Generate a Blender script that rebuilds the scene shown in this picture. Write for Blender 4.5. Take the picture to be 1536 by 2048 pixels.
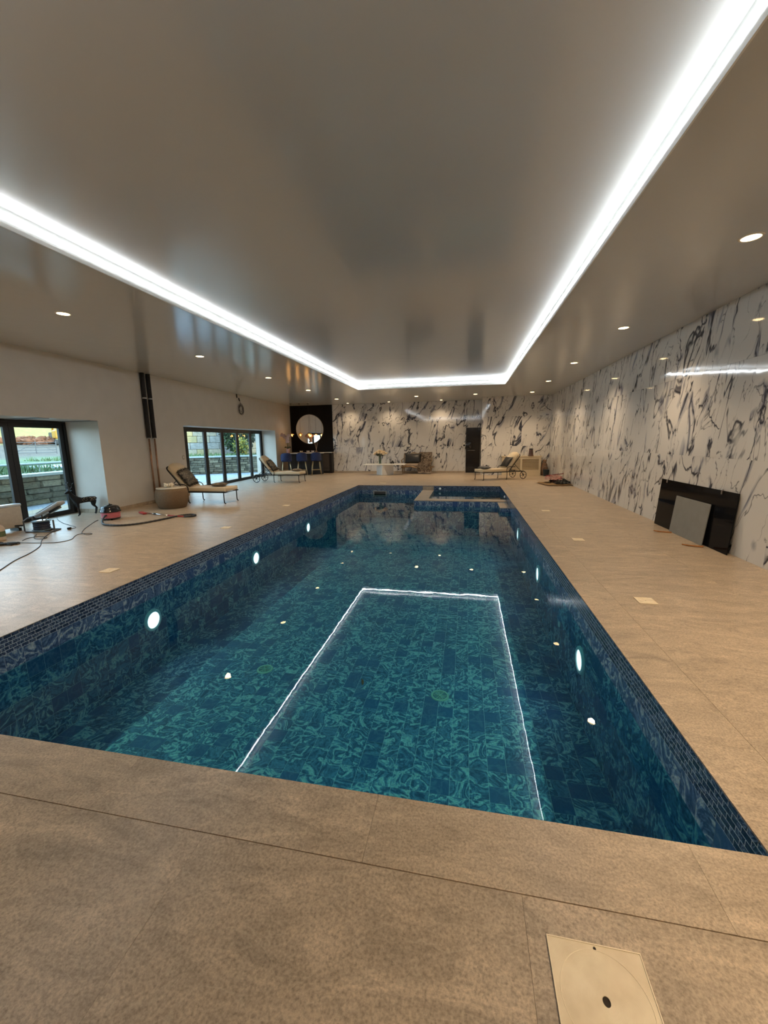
import bpy, bmesh, math, random
from mathutils import Vector, Matrix, Quaternion
PI = math.pi
random.seed(7)
for o in list(bpy.data.objects): bpy.data.objects.remove(o)
scene = bpy.context.scene
COL = scene.collection

# ------------------------------------------------------------------ camera, world, sun, exposure
F, PIT, YAW, ROL, HC = 811.25, 0.17399, -0.19907, 0.01464, 1.55
fwd = Vector((math.sin(YAW)*math.cos(PIT), math.cos(YAW)*math.cos(PIT), -math.sin(PIT)))
rgt = Vector((math.cos(YAW), -math.sin(YAW), 0)); dwn = fwd.cross(rgt)
r2 = rgt*math.cos(ROL) + dwn*math.sin(ROL); d2 = -rgt*math.sin(ROL) + dwn*math.cos(ROL)
cd = bpy.data.cameras.new('camera'); cam = bpy.data.objects.new('camera', cd); COL.objects.link(cam)
cd.sensor_fit = 'VERTICAL'; cd.sensor_height = 36.0; cd.lens = F/2048*36.0
cd.clip_start = 0.05; cd.clip_end = 400
m = Matrix.Identity(4)
for i in range(3):
    m[i][0] = r2[i]; m[i][1] = -d2[i]; m[i][2] = -fwd[i]
m[2][3] = HC
cam.matrix_world = m
scene.camera = cam
scene.view_settings.view_transform = 'Standard'
scene.view_settings.look = 'None'
scene.view_settings.gamma = 1.0
scene.view_settings.use_curve_mapping = False
scene.view_settings.exposure = 0.0
scene.cycles.max_bounces = 6; scene.cycles.diffuse_bounces = 3; scene.cycles.glossy_bounces = 3; scene.cycles.transmission_bounces = 2

world = bpy.data.worlds.new('world'); scene.world = world; world.use_nodes = True
wn = world.node_tree.nodes; wl_ = world.node_tree.links
bg = wn['Background']; bg.inputs['Strength'].default_value = 7.0
wtc = wn.new('ShaderNodeTexCoord'); wsx = wn.new('ShaderNodeSeparateXYZ'); wrp = wn.new('ShaderNodeValToRGB')
wl_.new(wtc.outputs['Generated'], wsx.inputs[0]); wl_.new(wsx.outputs['Z'], wrp.inputs[0]); wl_.new(wrp.outputs[0], bg.inputs[0])
wrp.color_ramp.elements[0].position = 0.0; wrp.color_ramp.elements[0].color = (0.66, 0.84, 1.0, 1)
wrp.color_ramp.elements[1].position = 1.0; wrp.color_ramp.elements[1].color = (0.40, 0.66, 1.0, 1)

sd = bpy.data.lights.new('sun', 'SUN'); sun = bpy.data.objects.new('sun', sd); COL.objects.link(sun)
sd.energy = 5.0; sd.color = (1.0, 0.86, 0.62); sd.angle = 0.01
sun.rotation_euler = Vector((-0.86, 0.12, -0.46)).to_track_quat('-Z', 'Y').to_euler()
sun.location = (10, 0, 20)

WARM = (1.0, 0.74, 0.47); COOL = (0.90, 0.96, 1.0)
SPOT_W = 160.0; LED_E = 34.0; POOL_W = 4.0

# ------------------------------------------------------------------ materials
MATS = {}
def nmat(name):
    mt = bpy.data.materials.new(name); mt.use_nodes = True
    return mt, mt.node_tree.nodes, mt.node_tree.links, mt.node_tree.nodes['Principled BSDF']
def mat(name, col, rough=0.5, metal=0.0, var=0.0, scale=20.0, spec=0.5, bump=0.0, sheen=0.0, bscale=None, alpha=None):
    if name in MATS: return MATS[name]
    mt, n, l, b = nmat(name)
    b.inputs['Base Color'].default_value = (*col, 1); b.inputs['Roughness'].default_value = rough
    b.inputs['Metallic'].default_value = metal; b.inputs['Specular IOR Level'].default_value = spec
    if sheen: b.inputs['Sheen Weight'].default_value = sheen
    tc = n.new('ShaderNodeTexCoord')
    ns = n.new('ShaderNodeTexNoise'); ns.inputs['Scale'].default_value = scale; ns.inputs['Detail'].default_value = 6
    l.new(tc.outputs['Object'], ns.inputs['Vector'])
    rp = n.new('ShaderNodeValToRGB'); k = var
    rp.color_ramp.elements[0].position = 0.3; rp.color_ramp.elements[1].position = 0.7
    rp.color_ramp.elements[0].color = tuple(c*(1-k) for c in col)+(1,)
    rp.color_ramp.elements[1].color = tuple(min(1, c*(1+k)) for c in col)+(1,)
    l.new(ns.outputs[0], rp.inputs[0]); l.new(rp.outputs[0], b.inputs['Base Color'])
    if bump:
        bp = n.new('ShaderNodeBump'); bp.inputs['Strength'].default_value = bump; bp.inputs['Distance'].default_value = 0.01
        n2 = n.new('ShaderNodeTexNoise'); n2.inputs['Scale'].default_value = bscale or scale*3; n2.inputs['Detail'].default_value = 4
        l.new(tc.outputs['Object'], n2.inputs['Vector']); l.new(n2.outputs[0], bp.inputs['Height']); l.new(bp.outputs[0], b.inputs['Normal'])
    MATS[name] = mt; return mt
def emis(name, col, strength):
    if name in MATS: return MATS[name]
    mt = bpy.data.materials.new(name); mt.use_nodes = True; n = mt.node_tree.nodes; l = mt.node_tree.links
    n.clear(); e = n.new('ShaderNodeEmission'); o = n.new('ShaderNodeOutputMaterial')
    e.inputs[0].default_value = (*col, 1); e.inputs[1].default_value = strength; l.new(e.outputs[0], o.inputs[0])
    MATS[name] = mt; return mt
def glassmat(name, tint=(0.9, 0.97, 0.96), rough=0.0, base=0.0):
    # thin pane: clear with Fresnel reflection
    if name in MATS: return MATS[name]
    mt = bpy.data.materials.new(name); mt.use_nodes = True; n = mt.node_tree.nodes; l = mt.node_tree.links; n.clear()
    t = n.new('ShaderNodeBsdfTransparent'); g = n.new('ShaderNodeBsdfGlossy'); mx = n.new('ShaderNodeMixShader'); f = n.new('ShaderNodeFresnel'); o = n.new('ShaderNodeOutputMaterial')
    t.inputs[0].default_value = (*tint, 1); g.inputs['Roughness'].default_value = rough; two_sided_ior(n, l, f, 1.45)
    l.new(f.outputs[0], mx.inputs[0]); l.new(t.outputs[0], mx.inputs[1]); l.new(g.outputs[0], mx.inputs[2]); l.new(mx.outputs[0], o.inputs[0])
    MATS[name] = mt; return mt
def two_sided_ior(n, l, f, ior):
    # the sheet is met from air on either side
    ge = n.new('ShaderNodeNewGeometry'); mx = n.new('ShaderNodeMix'); mx.data_type = 'FLOAT'
    mx.inputs['A'].default_value = ior; mx.inputs['B'].default_value = 1.0/ior
    l.new(ge.outputs['Backfacing'], mx.inputs['Factor']); l.new(mx.outputs['Result'], f.inputs['IOR'])
def math_node(n, l, op, a, b=None, c=None):
    x = n.new('ShaderNodeMath'); x.operation = op
    for i, v in enumerate((a, b, c)):
        if v is None: continue
        if isinstance(v, (int, float)): x.inputs[i].default_value = v
        else: l.new(v, x.inputs[i])
    return x.outputs[0]
def ramp(n, l, src, stops):
    r = n.new('ShaderNodeValToRGB'); e = r.color_ramp.elements
    while len(e) < len(stops): e.new(0.5)
    for el, (p, c) in zip(e, stops):
        el.position = p; el.color = (*c, 1) if len(c) == 3 else c
    l.new(src, r.inputs[0]); return r.outputs[0]
def offset_coords(n, l, mode):
    tc = n.new('ShaderNodeTexCoord'); va = n.new('ShaderNodeVectorMath'); va.operation = 'ADD'
    if mode == 'object':
        oi = n.new('ShaderNodeObjectInfo'); rnd = oi.outputs['Random']; l.new(tc.outputs['Object'], va.inputs[0])
    else:
        at = n.new('ShaderNodeAttribute'); at.attribute_name = 'rnd'; rnd = at.outputs['Fac']; l.new(tc.outputs['Object'], va.inputs[0])
    cx = n.new('ShaderNodeCombineXYZ')
    l.new(math_node(n, l, 'MULTIPLY', rnd, 61.0), cx.inputs[0]); l.new(math_node(n, l, 'MULTIPLY', rnd, 37.0), cx.inputs[1]); l.new(math_node(n, l, 'MULTIPLY', rnd, 23.0), cx.inputs[2])
    l.new(cx.outputs[0], va.inputs[1]); return va.outputs[0], rnd

def agate(name, mode, scale=6.5, dark=(0.03, 0.065, 0.16), mid=(0.14, 0.23, 0.385), pale=(0.47, 0.56, 0.59), rough=0.55):
    if name in MATS: return MATS[name]
    mt, n, l, b = nmat(name)
    v, rnd = offset_coords(n, l, mode)
    n1 = n.new('ShaderNodeTexNoise'); n1.inputs['Scale'].default_value = scale; n1.inputs['Detail'].default_value = 5; n1.inputs['Roughness'].default_value = 0.55; n1.inputs['Distortion'].default_value = 0.9
    l.new(v, n1.inputs['Vector'])
    c = ramp(n, l, n1.outputs[0], [(0.30, dark), (0.40, mid), (0.445, dark), (0.475, mid), (0.505, pale), (0.53, mid), (0.58, dark), (0.63, mid), (0.68, pale), (0.74, mid)])
    n2 = n.new('ShaderNodeTexNoise'); n2.inputs['Scale'].default_value = 60; n2.inputs['Detail'].default_value = 3; l.new(v, n2.inputs['Vector'])
    sp = ramp(n, l, n2.outputs[0], [(0.3, (0.75,)*3), (0.7, (1.25,)*3)])
    mx = n.new('ShaderNodeMix'); mx.data_type = 'RGBA'; mx.blend_type = 'MULTIPLY'; mx.inputs['Factor'].default_value = 1.0
    l.new(c, mx.inputs['A']); l.new(sp, mx.inputs['B'])
    # about one tile in six is plain dark stone
    plain = math_node(n, l, 'LESS_THAN', math_node(n, l, 'FRACT', math_node(n, l, 'MULTIPLY', rnd, 97.3)), 0.15)
    m2 = n.new('ShaderNodeMix'); m2.data_type = 'RGBA'; m2.inputs['B'].default_value = (dark[0]*1.5, dark[1]*1.5, dark[2]*1.5, 1)
    l.new(math_node(n, l, 'MULTIPLY', plain, 0.85), m2.inputs['Factor']); l.new(mx.outputs['Result'], m2.inputs['A'])
    l.new(m2.outputs['Result'], b.inputs['Base Color']); b.inputs['Roughness'].default_value = rough
    MATS[name] = mt; return mt

def marble(name):
    mt, n, l, b = nmat(name)
    v, rnd = offset_coords(n, l, 'object')
    # lean the veins and stretch them along the slab height
    mr = n.new('ShaderNodeMapping'); mr.inputs['Rotation'].default_value = (0, math.radians(-17), 0); l.new(v, mr.inputs['Vector'])
    mp = n.new('ShaderNodeMapping'); mp.inputs['Scale'].default_value = (1.0, 1.0, 0.36); l.new(mr.outputs[0], mp.inputs['Vector'])
    def vein(scale, dist, w, off):
        q = n.new('ShaderNodeTexNoise'); q.inputs['Scale'].default_value = scale; q.inputs['Detail'].default_value = 4; q.inputs['Roughness'].default_value = 0.48; q.inputs['Distortion'].default_value = dist
        ad = n.new('ShaderNodeVectorMath'); ad.operation = 'ADD'; ad.inputs[1].default_value = (off, off*1.7, off*0.3)
        l.new(mp.outputs[0], ad.inputs[0]); l.new(ad.outputs[0], q.inputs['Vector'])
        d = math_node(n, l, 'ABSOLUTE', math_node(n, l, 'SUBTRACT', q.outputs[0], 0.5))
        return ramp(n, l, d, [(0.0, (1, 1, 1)), (w*0.45, (0.85,)*3), (w, (0, 0, 0))])
    def mask(scale, lo, hi, off):
        q = n.new('ShaderNodeTexNoise'); q.inputs['Scale'].default_value = scale; q.inputs['Detail'].default_value = 2
        ad = n.new('ShaderNodeVectorMath'); ad.operation = 'ADD'; ad.inputs[1].default_value = (off, off, off)
        l.new(mp.outputs[0], ad.inputs[0]); l.new(ad.outputs[0], q.inputs['Vector'])
        return ramp(n, l, q.outputs[0], [(lo, (0, 0, 0)), (hi, (1, 1, 1))])
    a = math_node(n, l, 'MULTIPLY', vein(1.9, 0.7, 0.016, 0.0), mask(2.2, 0.36, 0.45, 5.0))
    a2 = math_node(n, l, 'MULTIPLY', vein(2.8, 0.7, 0.009, 11.0), mask(2.4, 0.40, 0.50, 9.0))
    wide = math_node(n, l, 'MULTIPLY', vein(1.9, 0.7, 0.055, 0.0), mask(3.2, 0.52, 0.61, 15.0))
    s = math_node(n, l, 'MAXIMUM', a, math_node(n, l, 'MULTIPLY', a2, 0.7))
    m1 = n.new('ShaderNodeMix'); m1.data_type = 'RGBA'; m1.inputs['A'].default_value = (0.66, 0.64, 0.61, 1); m1.inputs['B'].default_value = (0.19, 0.20, 0.26, 1)
    l.new(math_node(n, l, 'MULTIPLY', wide, 0.85), m1.inputs['Factor'])
    m2 = n.new('ShaderNodeMix'); m2.data_type = 'RGBA'; m2.inputs['B'].default_value = (0.022, 0.026, 0.045, 1)
    l.new(s, m2.inputs['Factor']); l.new(m1.outputs['Result'], m2.inputs['A']); l.new(m2.outputs['Result'], b.inputs['Base Color'])
    b.inputs['Roughness'].default_value = 0.06
    qb = n.new('ShaderNodeTexNoise'); qb.inputs['Scale'].default_value = 2.2; qb.inputs['Detail'].default_value = 3; l.new(v, qb.inputs['Vector'])
    bp = n.new('ShaderNodeBump'); bp.inputs['Strength'].default_value = 0.10; bp.inputs['Distance'].default_value = 0.02; l.new(qb.outputs[0], bp.inputs['Height']); l.new(bp.outputs[0], b.inputs['Normal'])
    MATS[name] = mt; return mt

def limestone(name, mode='object', col=(0.42, 0.333, 0.24)):
    mt, n, l, b = nmat(name)
    v, rnd = offset_coords(n, l, mode)
    q = n.new('ShaderNodeTexNoise'); q.inputs['Scale'].default_value = 4.2; q.inputs['Detail'].default_value = 8; q.inputs['Roughness'].default_value = 0.76; q.inputs['Distortion'].default_value = 1.2
    mp = n.new('ShaderNodeMapping'); mp.inputs['Scale'].default_value = (0.55, 1.5, 1); l.new(v, mp.inputs['Vector'])
    l.new(mp.outputs[0], q.inputs['Vector'])
    c = ramp(n, l, q.outputs[0], [(0.32, tuple(x*0.66 for x in col)), (0.44, tuple(x*0.89 for x in col)), (0.56, tuple(x*1.06 for x in col)), (0.68, tuple(x*1.36 for x in col))])
    q2 = n.new('ShaderNodeTexNoise'); q2.inputs['Scale'].default_value = 105; q2.inputs['Detail'].default_value = 4; q2.inputs['Roughness'].default_value = 0.7; l.new(v, q2.inputs['Vector'])
    c2 = ramp(n, l, q2.outputs[0], [(0.30, (0.58,)*3), (0.5, (1.0,)*3), (0.70, (1.32,)*3)])
    mx = n.new('ShaderNodeMix'); mx.data_type = 'RGBA'; mx.blend_type = 'MULTIPLY'; mx.inputs['Factor'].default_value = 1.0
    l.new(c, mx.inputs['A']); l.new(c2, mx.inputs['B'])
    # thin pale fossil veins
    q3 = n.new('ShaderNodeTexNoise'); q3.inputs['Scale'].default_value = 3.5; q3.inputs['Detail'].default_value = 3; q3.inputs['Distortion'].default_value = 1.2; l.new(v, q3.inputs['Vector'])
    d = math_node(n, l, 'ABSOLUTE', math_node(n, l, 'SUBTRACT', q3.outputs[0], 0.5))
    vv = ramp(n, l, d, [(0.0, (0.28,)*3), (0.010, (0, 0, 0))])
    m2 = n.new('ShaderNodeMix'); m2.data_type = 'RGBA'; m2.inputs['B'].default_value = (0.62, 0.52, 0.38, 1)
    l.new(vv, m2.inputs['Factor']); l.new(mx.outputs['Result'], m2.inputs['A']); l.new(m2.outputs['Result'], b.inputs['Base Color'])
    b.inputs['Roughness'].default_value = 0.36
    MATS[name] = mt; return mt

M_STONE = limestone('deck_stone')
M_STONE_S = limestone('deck_stone_single')
M_GROUT = mat('grout', (0.44, 0.35, 0.24), 0.8, var=0.1)
M_MARBLE = marble('veined_marble')
M_AG = agate('agate_tile', 'object', 4.8); M_AGS = agate('agate_tile_field', 'attr', 4.8)
M_AW = agate('agate_wall_tile', 'object', 4.8, rough=0.12); M_AWS = agate('agate_wall_field', 'attr', 4.8, rough=0.12)
M_MO = agate('mosaic_brick_stone', 'object', scale=14, dark=(0.012, 0.02, 0.05), mid=(0.065, 0.10, 0.19), pale=(0.24, 0.31, 0.42), rough=0.15)
M_MOS = agate('mosaic_brick_field', 'attr', scale=14, dark=(0.012, 0.02, 0.05), mid=(0.065, 0.10, 0.19), pale=(0.24, 0.31, 0.42), rough=0.15)
M_PGROUT = mat('pool_grout', (0.58, 0.63, 0.68), 0.7, var=0.08)
M_PLASTER = mat('wall_plaster', (0.60, 0.565, 0.51), 0.35, var=0.03, scale=3)
def ceiling_mat():
    mt, n, l, b = nmat('satin_ceiling')
    b.inputs['Base Color'].default_value = (0.535, 0.535, 0.515, 1); b.inputs['Roughness'].default_value = 0.15; b.inputs['Specular IOR Level'].default_value = 0.6
    tc = n.new('ShaderNodeTexCoord'); q = n.new('ShaderNodeTexNoise'); q.inputs['Scale'].default_value = 3.0; q.inputs['Detail'].default_value = 5
    l.new(tc.outputs['Object'], q.inputs['Vector']); bp = n.new('ShaderNodeBump'); bp.inputs['Strength'].default_value = 0.10; bp.inputs['Distance'].default_value = 0.02
    l.new(q.outputs[0], bp.inputs['Height']); l.new(bp.outputs[0], b.inputs['Normal'])
    return mt
M_CEIL = ceiling_mat()
M_WHITE = mat('white_paint', (0.72, 0.72, 0.70), 0.4, var=0.02)
M_BLACKM = mat('black_metal', (0.012, 0.012, 0.013), 0.35, 0.6, var=0.1)
M_FRAME = mat('black_door_frame', (0.010, 0.010, 0.011), 0.4, var=0.1)
M_GLASS = glassmat('window_glass')
M_CREAM = mat('cream_plastic', (0.84, 0.73, 0.54), 0.4, var=0.05)

# ------------------------------------------------------------------ mesh helpers
def box(bm, c, s, rot=None, mi=0):
    r = bmesh.ops.create_cube(bm, size=1.0); M = Matrix.Translation(c)
    if rot is not None: M = M @ (rot if isinstance(rot, Matrix) else Matrix.Rotation(rot, 4, 'Z'))
    M = M @ Matrix.Diagonal((*s, 1)); bmesh.ops.transform(bm, matrix=M, verts=r['verts'])
    return r['verts']
def bx(bm, x0, x1, y0, y1, z0, z1): return box(bm, ((x0+x1)/2, (y0+y1)/2, (z0+z1)/2), (abs(x1-x0), abs(y1-y0), abs(z1-z0)))
def hexa(bm, P):
    v = [bm.verts.new(p) for p in P]
    for f in ((0, 3, 2, 1), (4, 5, 6, 7), (0, 1, 5, 4), (1, 2, 6, 5), (2, 3, 7, 6), (3, 0, 4, 7)): bm.faces.new([v[i] for i in f])
    return v
def cyl(bm, p0, p1, r0, r1=None, seg=16, caps=True):
    p0 = Vector(p0); p1 = Vector(p1); r1 = r0 if r1 is None else r1
    d = p1-p0; L = d.length
    r = bmesh.ops.create_cone(bm, cap_ends=caps, segments=seg, radius1=r0, radius2=r1, depth=L)
    M = Matrix.Translation((p0+p1)/2) @ d.to_track_quat('Z', 'Y').to_matrix().to_4x4()
    bmesh.ops.transform(bm, matrix=M, verts=r['verts']); return r['verts']
def ball(bm, c, s, seg=12, rot=None):
    r = bmesh.ops.create_uvsphere(bm, u_segments=seg, v_segments=max(6, seg*2//3), radius=1.0)
    if isinstance(s, (int, float)): s = (s, s, s)
    M = Matrix.Translation(c)
    if rot is not None: M = M @ rot
    bmesh.ops.transform(bm, matrix=M @ Matrix.Diagonal((*s, 1)), verts=r['verts']); return r['verts']
def tube(bm, pts, r, seg=8, closed=False):
    pts = [Vector(p) for p in pts]; n = len(pts); rings = []
    up = Vector((0, 0, 1)); prev = None
    for i in range(n):
        a = pts[(i-1) % n] if (closed or i > 0) else pts[i]; b = pts[(i+1) % n] if (closed or i < n-1) else pts[i]
        t = (b-a).normalized()
        if prev is None:
            u = t.cross(up)
            if u.length < 1e-4: u = t.cross(Vector((1, 0, 0)))
        else:
            u = prev - t*prev.dot(t)
            if u.length < 1e-5: u = t.cross(up)
        u.normalize(); prev = u; w = t.cross(u)
        rr = r[i] if isinstance(r, (list, tuple)) else r
        rings.append([bm.verts.new(pts[i] + (u*math.cos(2*PI*k/seg) + w*math.sin(2*PI*k/seg))*rr) for k in range(seg)])
    m_ = n if closed else n-1
    for i in range(m_):
        A = rings[i]; B = rings[(i+1) % n]
        for k in range(seg): bm.faces.new((A[k], A[(k+1) % seg], B[(k+1) % seg], B[k]))
    if not closed:
        bm.faces.new(rings[0][::-1]); bm.faces.new(rings[-1])
def smooth_path(pts, n=8):
    pts = [Vector(p) for p in pts]; out = []
    for i in range(len(pts)-1):
        p0 = pts[max(i-1, 0)]; p1 = pts[i]; p2 = pts[i+1]; p3 = pts[min(i+2, len(pts)-1)]
        for k in range(n):
            t = k/n
            out.append(0.5*((2*p1) + (p2-p0)*t + (2*p0-5*p1+4*p2-p3)*t*t + (-p0+3*p1-3*p2+p3)*t**3))
    out.append(pts[-1]); return out
def lathe(bm, prof, seg=24, c=(0, 0, 0)):
    c = Vector(c); rings = []
    for r, z in prof:
        if r < 1e-5: rings.append([bm.verts.new(c+Vector((0, 0, z)))])
        else: rings.append([bm.verts.new(c+Vector((r*math.cos(2*PI*k/seg), r*math.sin(2*PI*k/seg), z))) for k in range(seg)])
    for A, B in zip(rings, rings[1:]):
        for k in range(seg):
            k2 = (k+1) % seg
            if len(A) == 1 and len(B) == 1: continue
            if len(A) == 1: bm.faces.new((A[0], B[k], B[k2]))
            elif len(B) == 1: bm.faces.new((A[k], A[k2], B[0]))
            else: bm.faces.new((A[k], A[k2], B[k2], B[k]))
def prism(bm, poly, z0, z1):
    a = [bm.verts.new((x, y, z0)) for x, y in poly]; b = [bm.verts.new((x, y, z1)) for x, y in poly]
    bm.faces.new(a[::-1]); bm.faces.new(b); n = len(poly)
    for i in range(n): bm.faces.new((a[i], a[(i+1) % n], b[(i+1) % n], b[i]))
def link(o, parent=None):
    COL.objects.link(o)
    if parent is not None: o.parent = parent
    return o
def mesh_of(name, bm, material, smooth=False):
    bmesh.ops.recalc_face_normals(bm, faces=bm.faces)
    me = bpy.data.meshes.new(name); bm.to_mesh(me); bm.free(); me.materials.append(material)
    if smooth:
        for p in me.polygons: p.use_smooth = True
    return me
def obj(name, bm, material, parent=None, smooth=False, loc=None, rotz=None):
    o = bpy.data.objects.new(name, mesh_of(name, bm, material, smooth))
    if loc is not None: o.location = loc
    if rotz is not None: o.rotation_euler = (0, 0, rotz)
    return link(o, parent)
def B(): return bmesh.new()
def tag(o, label, cat=None, group=None, kind=None):
    o['label'] = label
    if cat: o['category'] = cat
    if group: o['group'] = group
    if kind: o['kind'] = kind
    return o
def thing(name, label, cat, loc=(0, 0, 0), rotz=0.0, group=None):
    o = bpy.data.objects.new(name, None); o.empty_display_size = 0.1; COL.objects.link(o)
    o.location = loc; o.rotation_euler = (0, 0, rotz); tag(o, label, cat, group); return o
def struct(name, bm, material, parent=None):
    o = obj(name, bm, material, parent)
    if parent is None: o['kind'] = 'structure'
    return o
def inst(name, me, parent, loc, rot=(0, 0, 0), scale=None):
    o = bpy.data.objects.new(name, me); o.location = loc; o.rotation_euler = rot
    if scale: o.scale = scale
    return link(o, parent)
def bevel(bm, w, seg=2):
    bmesh.ops.bevel(bm, geom=list(bm.edges), offset=w, segments=seg, affect='EDGES', profile=0.5, clamp_overlap=True)
def copy_tree(o, parent=None):
    c = o.copy(); COL.objects.link(c); c.parent = parent
    for ch in list(o.children): copy_tree(ch, c)
    return c

# ------------------------------------------------------------------ room dimensions (metres)
XL, XR, YN, YF = -3.735, 1.146, 1.525, 13.957      # pool edges
ZC, ZU = 3.326, 3.49                                # lower and raised ceiling
CL, CR, CN, CF = -3.768, 1.233, 1.10, 14.38         # ceiling cove
WR, WB, WB2, WF = 3.47, 19.65, 18.40, -2.6          # right wall, back wall, back wall of right bay, wall behind the camera
NX = 0.65                                           # step between the two back walls
WZ, FZ = -0.31, -1.155                              # water level, pool floor as seen
def lx(y): return -7.58 - 0.0575*y                  # left wall face
def wbox(bm, y0, y1, d0, d1, z0, z1):               # box in the left wall's own frame (d = depth behind its face)
    return hexa(bm, [(lx(y0)-d1, y0, z0), (lx(y0)-d0, y0, z0), (lx(y1)-d0, y1, z0), (lx(y1)-d1, y1, z0),
                     (lx(y0)-d1, y0, z1), (lx(y0)-d0, y0, z1), (lx(y1)-d0, y1, z1), (lx(y1)-d1, y1, z1)])
D1A, D1B, D1D = 4.10, 7.80, 0.87                    # sliding door
D2A, D2B, D2D = 10.85, 17.62, 0.67                  # folding doors
HD = 2.08

# ------------------------------------------------------------------ floor with individual stone tiles
bm = B()
OX0, OX1, OY0, OY1 = XL-0.305, XR+0.305, YN-0.305, YF+0.305
for (a, b_, c_, d_) in ((-10.4, XL-0.02, WF, WB+0.2), (XR+0.02, WR+0.2, WF, WB+0.2), (XL-0.02, XR+0.02, WF, YN-0.02), (XL-0.02, XR+0.02, YF+0.02, WB+0.2)):
    bx(bm, a, b_, c_, d_, -0.16, -0.0045)
floor = struct('floor', bm, M_GROUT)
TT = 0.02
def stone(w, d):
    b = B(); box(b, (0, 0, -TT/2), (w, d, TT)); return b
TILES = {}
def tile_piece(x0, x1, y0, y1, g=0.0007, name='floor_tile'):
    w, d = round(x1-x0-2*g, 3), round(y1-y0-2*g, 3)
    if w < 0.03 or d < 0.03: return
    if (w, d) not in TILES:
        me = mesh_of('floor_tile', stone(w, d), M_STONE); TILES[(w, d)] = me
    inst(name, TILES[(w, d)], floor, ((x0+x1)/2, (y0+y1)/2, 0))
def fill_tiles(x0, x1, y0, y1, px=1.22, py=1.22, ox=0.22, oy=1.2175):
    def cuts(a, b, o, p):
        k = math.ceil((a-o)/p+1e-6); out = [a]
        while o+k*p < b-1e-6:
            if o+k*p - out[-1] > 0.04: out.append(o+k*p)
            k += 1
        out.append(b); return out
    xs = cuts(x0, x1, ox, px); ys = cuts(y0, y1, oy, py)
    for a, b in zip(xs, xs[1:]):
        for c, d in zip(ys, ys[1:]): tile_piece(a, b, c, d)
J = 0.003
fill_tiles(-8.75, OX0-0.001, WF, WB); fill_tiles(OX1+0.001, WR, WF, WB2)
fill_tiles(OX0, OX1, WF, OY0-J); fill_tiles(OX0, OX1, OY1+0.001, WB)
fill_tiles(-9.9, -8.76, 3.6, 8.4); fill_tiles(-9.9, -8.76, 10.5, 18.0)
def coping(axis, fixed0, fixed1, a, b, o, p=1.22):
    k = math.ceil((a-o)/p+1e-6); cuts = [a]
    while o+k*p < b-1e-6: cuts.append(o+k*p); k += 1
    cuts.append(b)
    for u, v in zip(cuts, cuts[1:]):
        if axis == 'x': tile_piece(u, v, fixed0, fixed1, name='coping_stone')
        else: tile_piece(fixed0, fixed1, u, v, name='coping_stone')
IN = 0.003                                           # the mosaic runs up in front of the coping edge
coping('x', OY0, YN-IN, OX0, OX1, -0.35); coping('x', YF+IN, OY1, OX0, OX1, -0.35)
coping('y', OX0, XL-IN, YN-IN, YF+IN, 2.12); coping('y', XR+IN, OX1, YN-IN, YF+IN, 2.12)

# ------------------------------------------------------------------ walls
bm = B(); TH = 1.0; ZT = ZC+0.02
for (y0, y1, z0, z1) in ((WF, D1A, 0, ZT), (D1A, D1B, HD, ZT), (D1B, D2A, 0, ZT), (D2A, D2B, HD, ZT), (D2B, WB+0.2, 0, ZT)):
    wbox(bm, y0, y1, 0, TH, z0, z1)
wall_left = struct('wall_left', bm, M_PLASTER)
bm = B(); bx(bm, WR+0.012, WR+0.4, WF, WB+0.2, -0.01, ZT); wall_right = struct('wall_right', bm, M_PLASTER)
bm = B(); bx(bm, -9.9, NX+0.1, WB+0.012, WB+0.4, -0.01, ZT); wall_back = struct('wall_back', bm, M_PLASTER)
bm = B(); bx(bm, NX+0.012, WR+0.012, WB2+0.012, WB+0.012, -0.01, ZT); wall_bay = struct('wall_bay', bm, M_PLASTER)
bm = B(); bx(bm, -9.9, WR+0.4, WF-0.4, WF, -0.01, ZT); wall_front = struct('wall_front', bm, M_PLASTER)
SL = {}
def slab(parent, p, w, z0, z1, rotz):
    k = (round(w, 3), round(z1-z0, 3))
    if k not in SL:
        b = B(); box(b, (0, 0.006, 0), (k[0]-0.002, 0.012, k[1]-0.002)); SL[k] = mesh_of('marble_slab', b, M_MARBLE)
    inst('marble_slab', SL[k], parent, (p[0], p[1], (z0+z1)/2), (0, 0, rotz))
ROWS = ((0.0, 1.245), (1.245, 2.5), (2.5, ZC))
def slab_run(parent, axis, fixed, a, b, o, rotz, rows=ROWS, skip=None, p=0.6):
    cuts = [a]; k = math.ceil((a-o)/p+1e-6)
    while o+k*p < b-1e-6: cuts.append(o+k*p); k += 1
    cuts.append(b)
    for u, v in zip(cuts, cuts[1:]):
        if v-u < 0.02: continue
        for z0, z1 in rows:
            q = ((u+v)/2, fixed) if axis == 'x' else (fixed, (u+v)/2)
            slab(parent, q, v-u, z0, z1, rotz)
slab_run(wall_right, 'y', WR, WF, WB2, 5.99, -PI/2)
DX0, DX1, DH = -0.005, 0.635, 2.09
XNICHE = -6.50
slab_run(wall_back, 'x', WB, XNICHE, DX0, -0.53-0.6, 0)
slab_run(wall_back, 'x', WB, DX0, DX1+0.015, DX0, 0, rows=((DH, 2.5), (2.5, ZC)), p=0.66)
slab_run(wall_bay, 'x', WB2, NX, WR, 0.51, 0)
slab_run(wall_bay, 'y', NX, WB2, WB, WB2, -PI/2, p=0.7)

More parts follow.
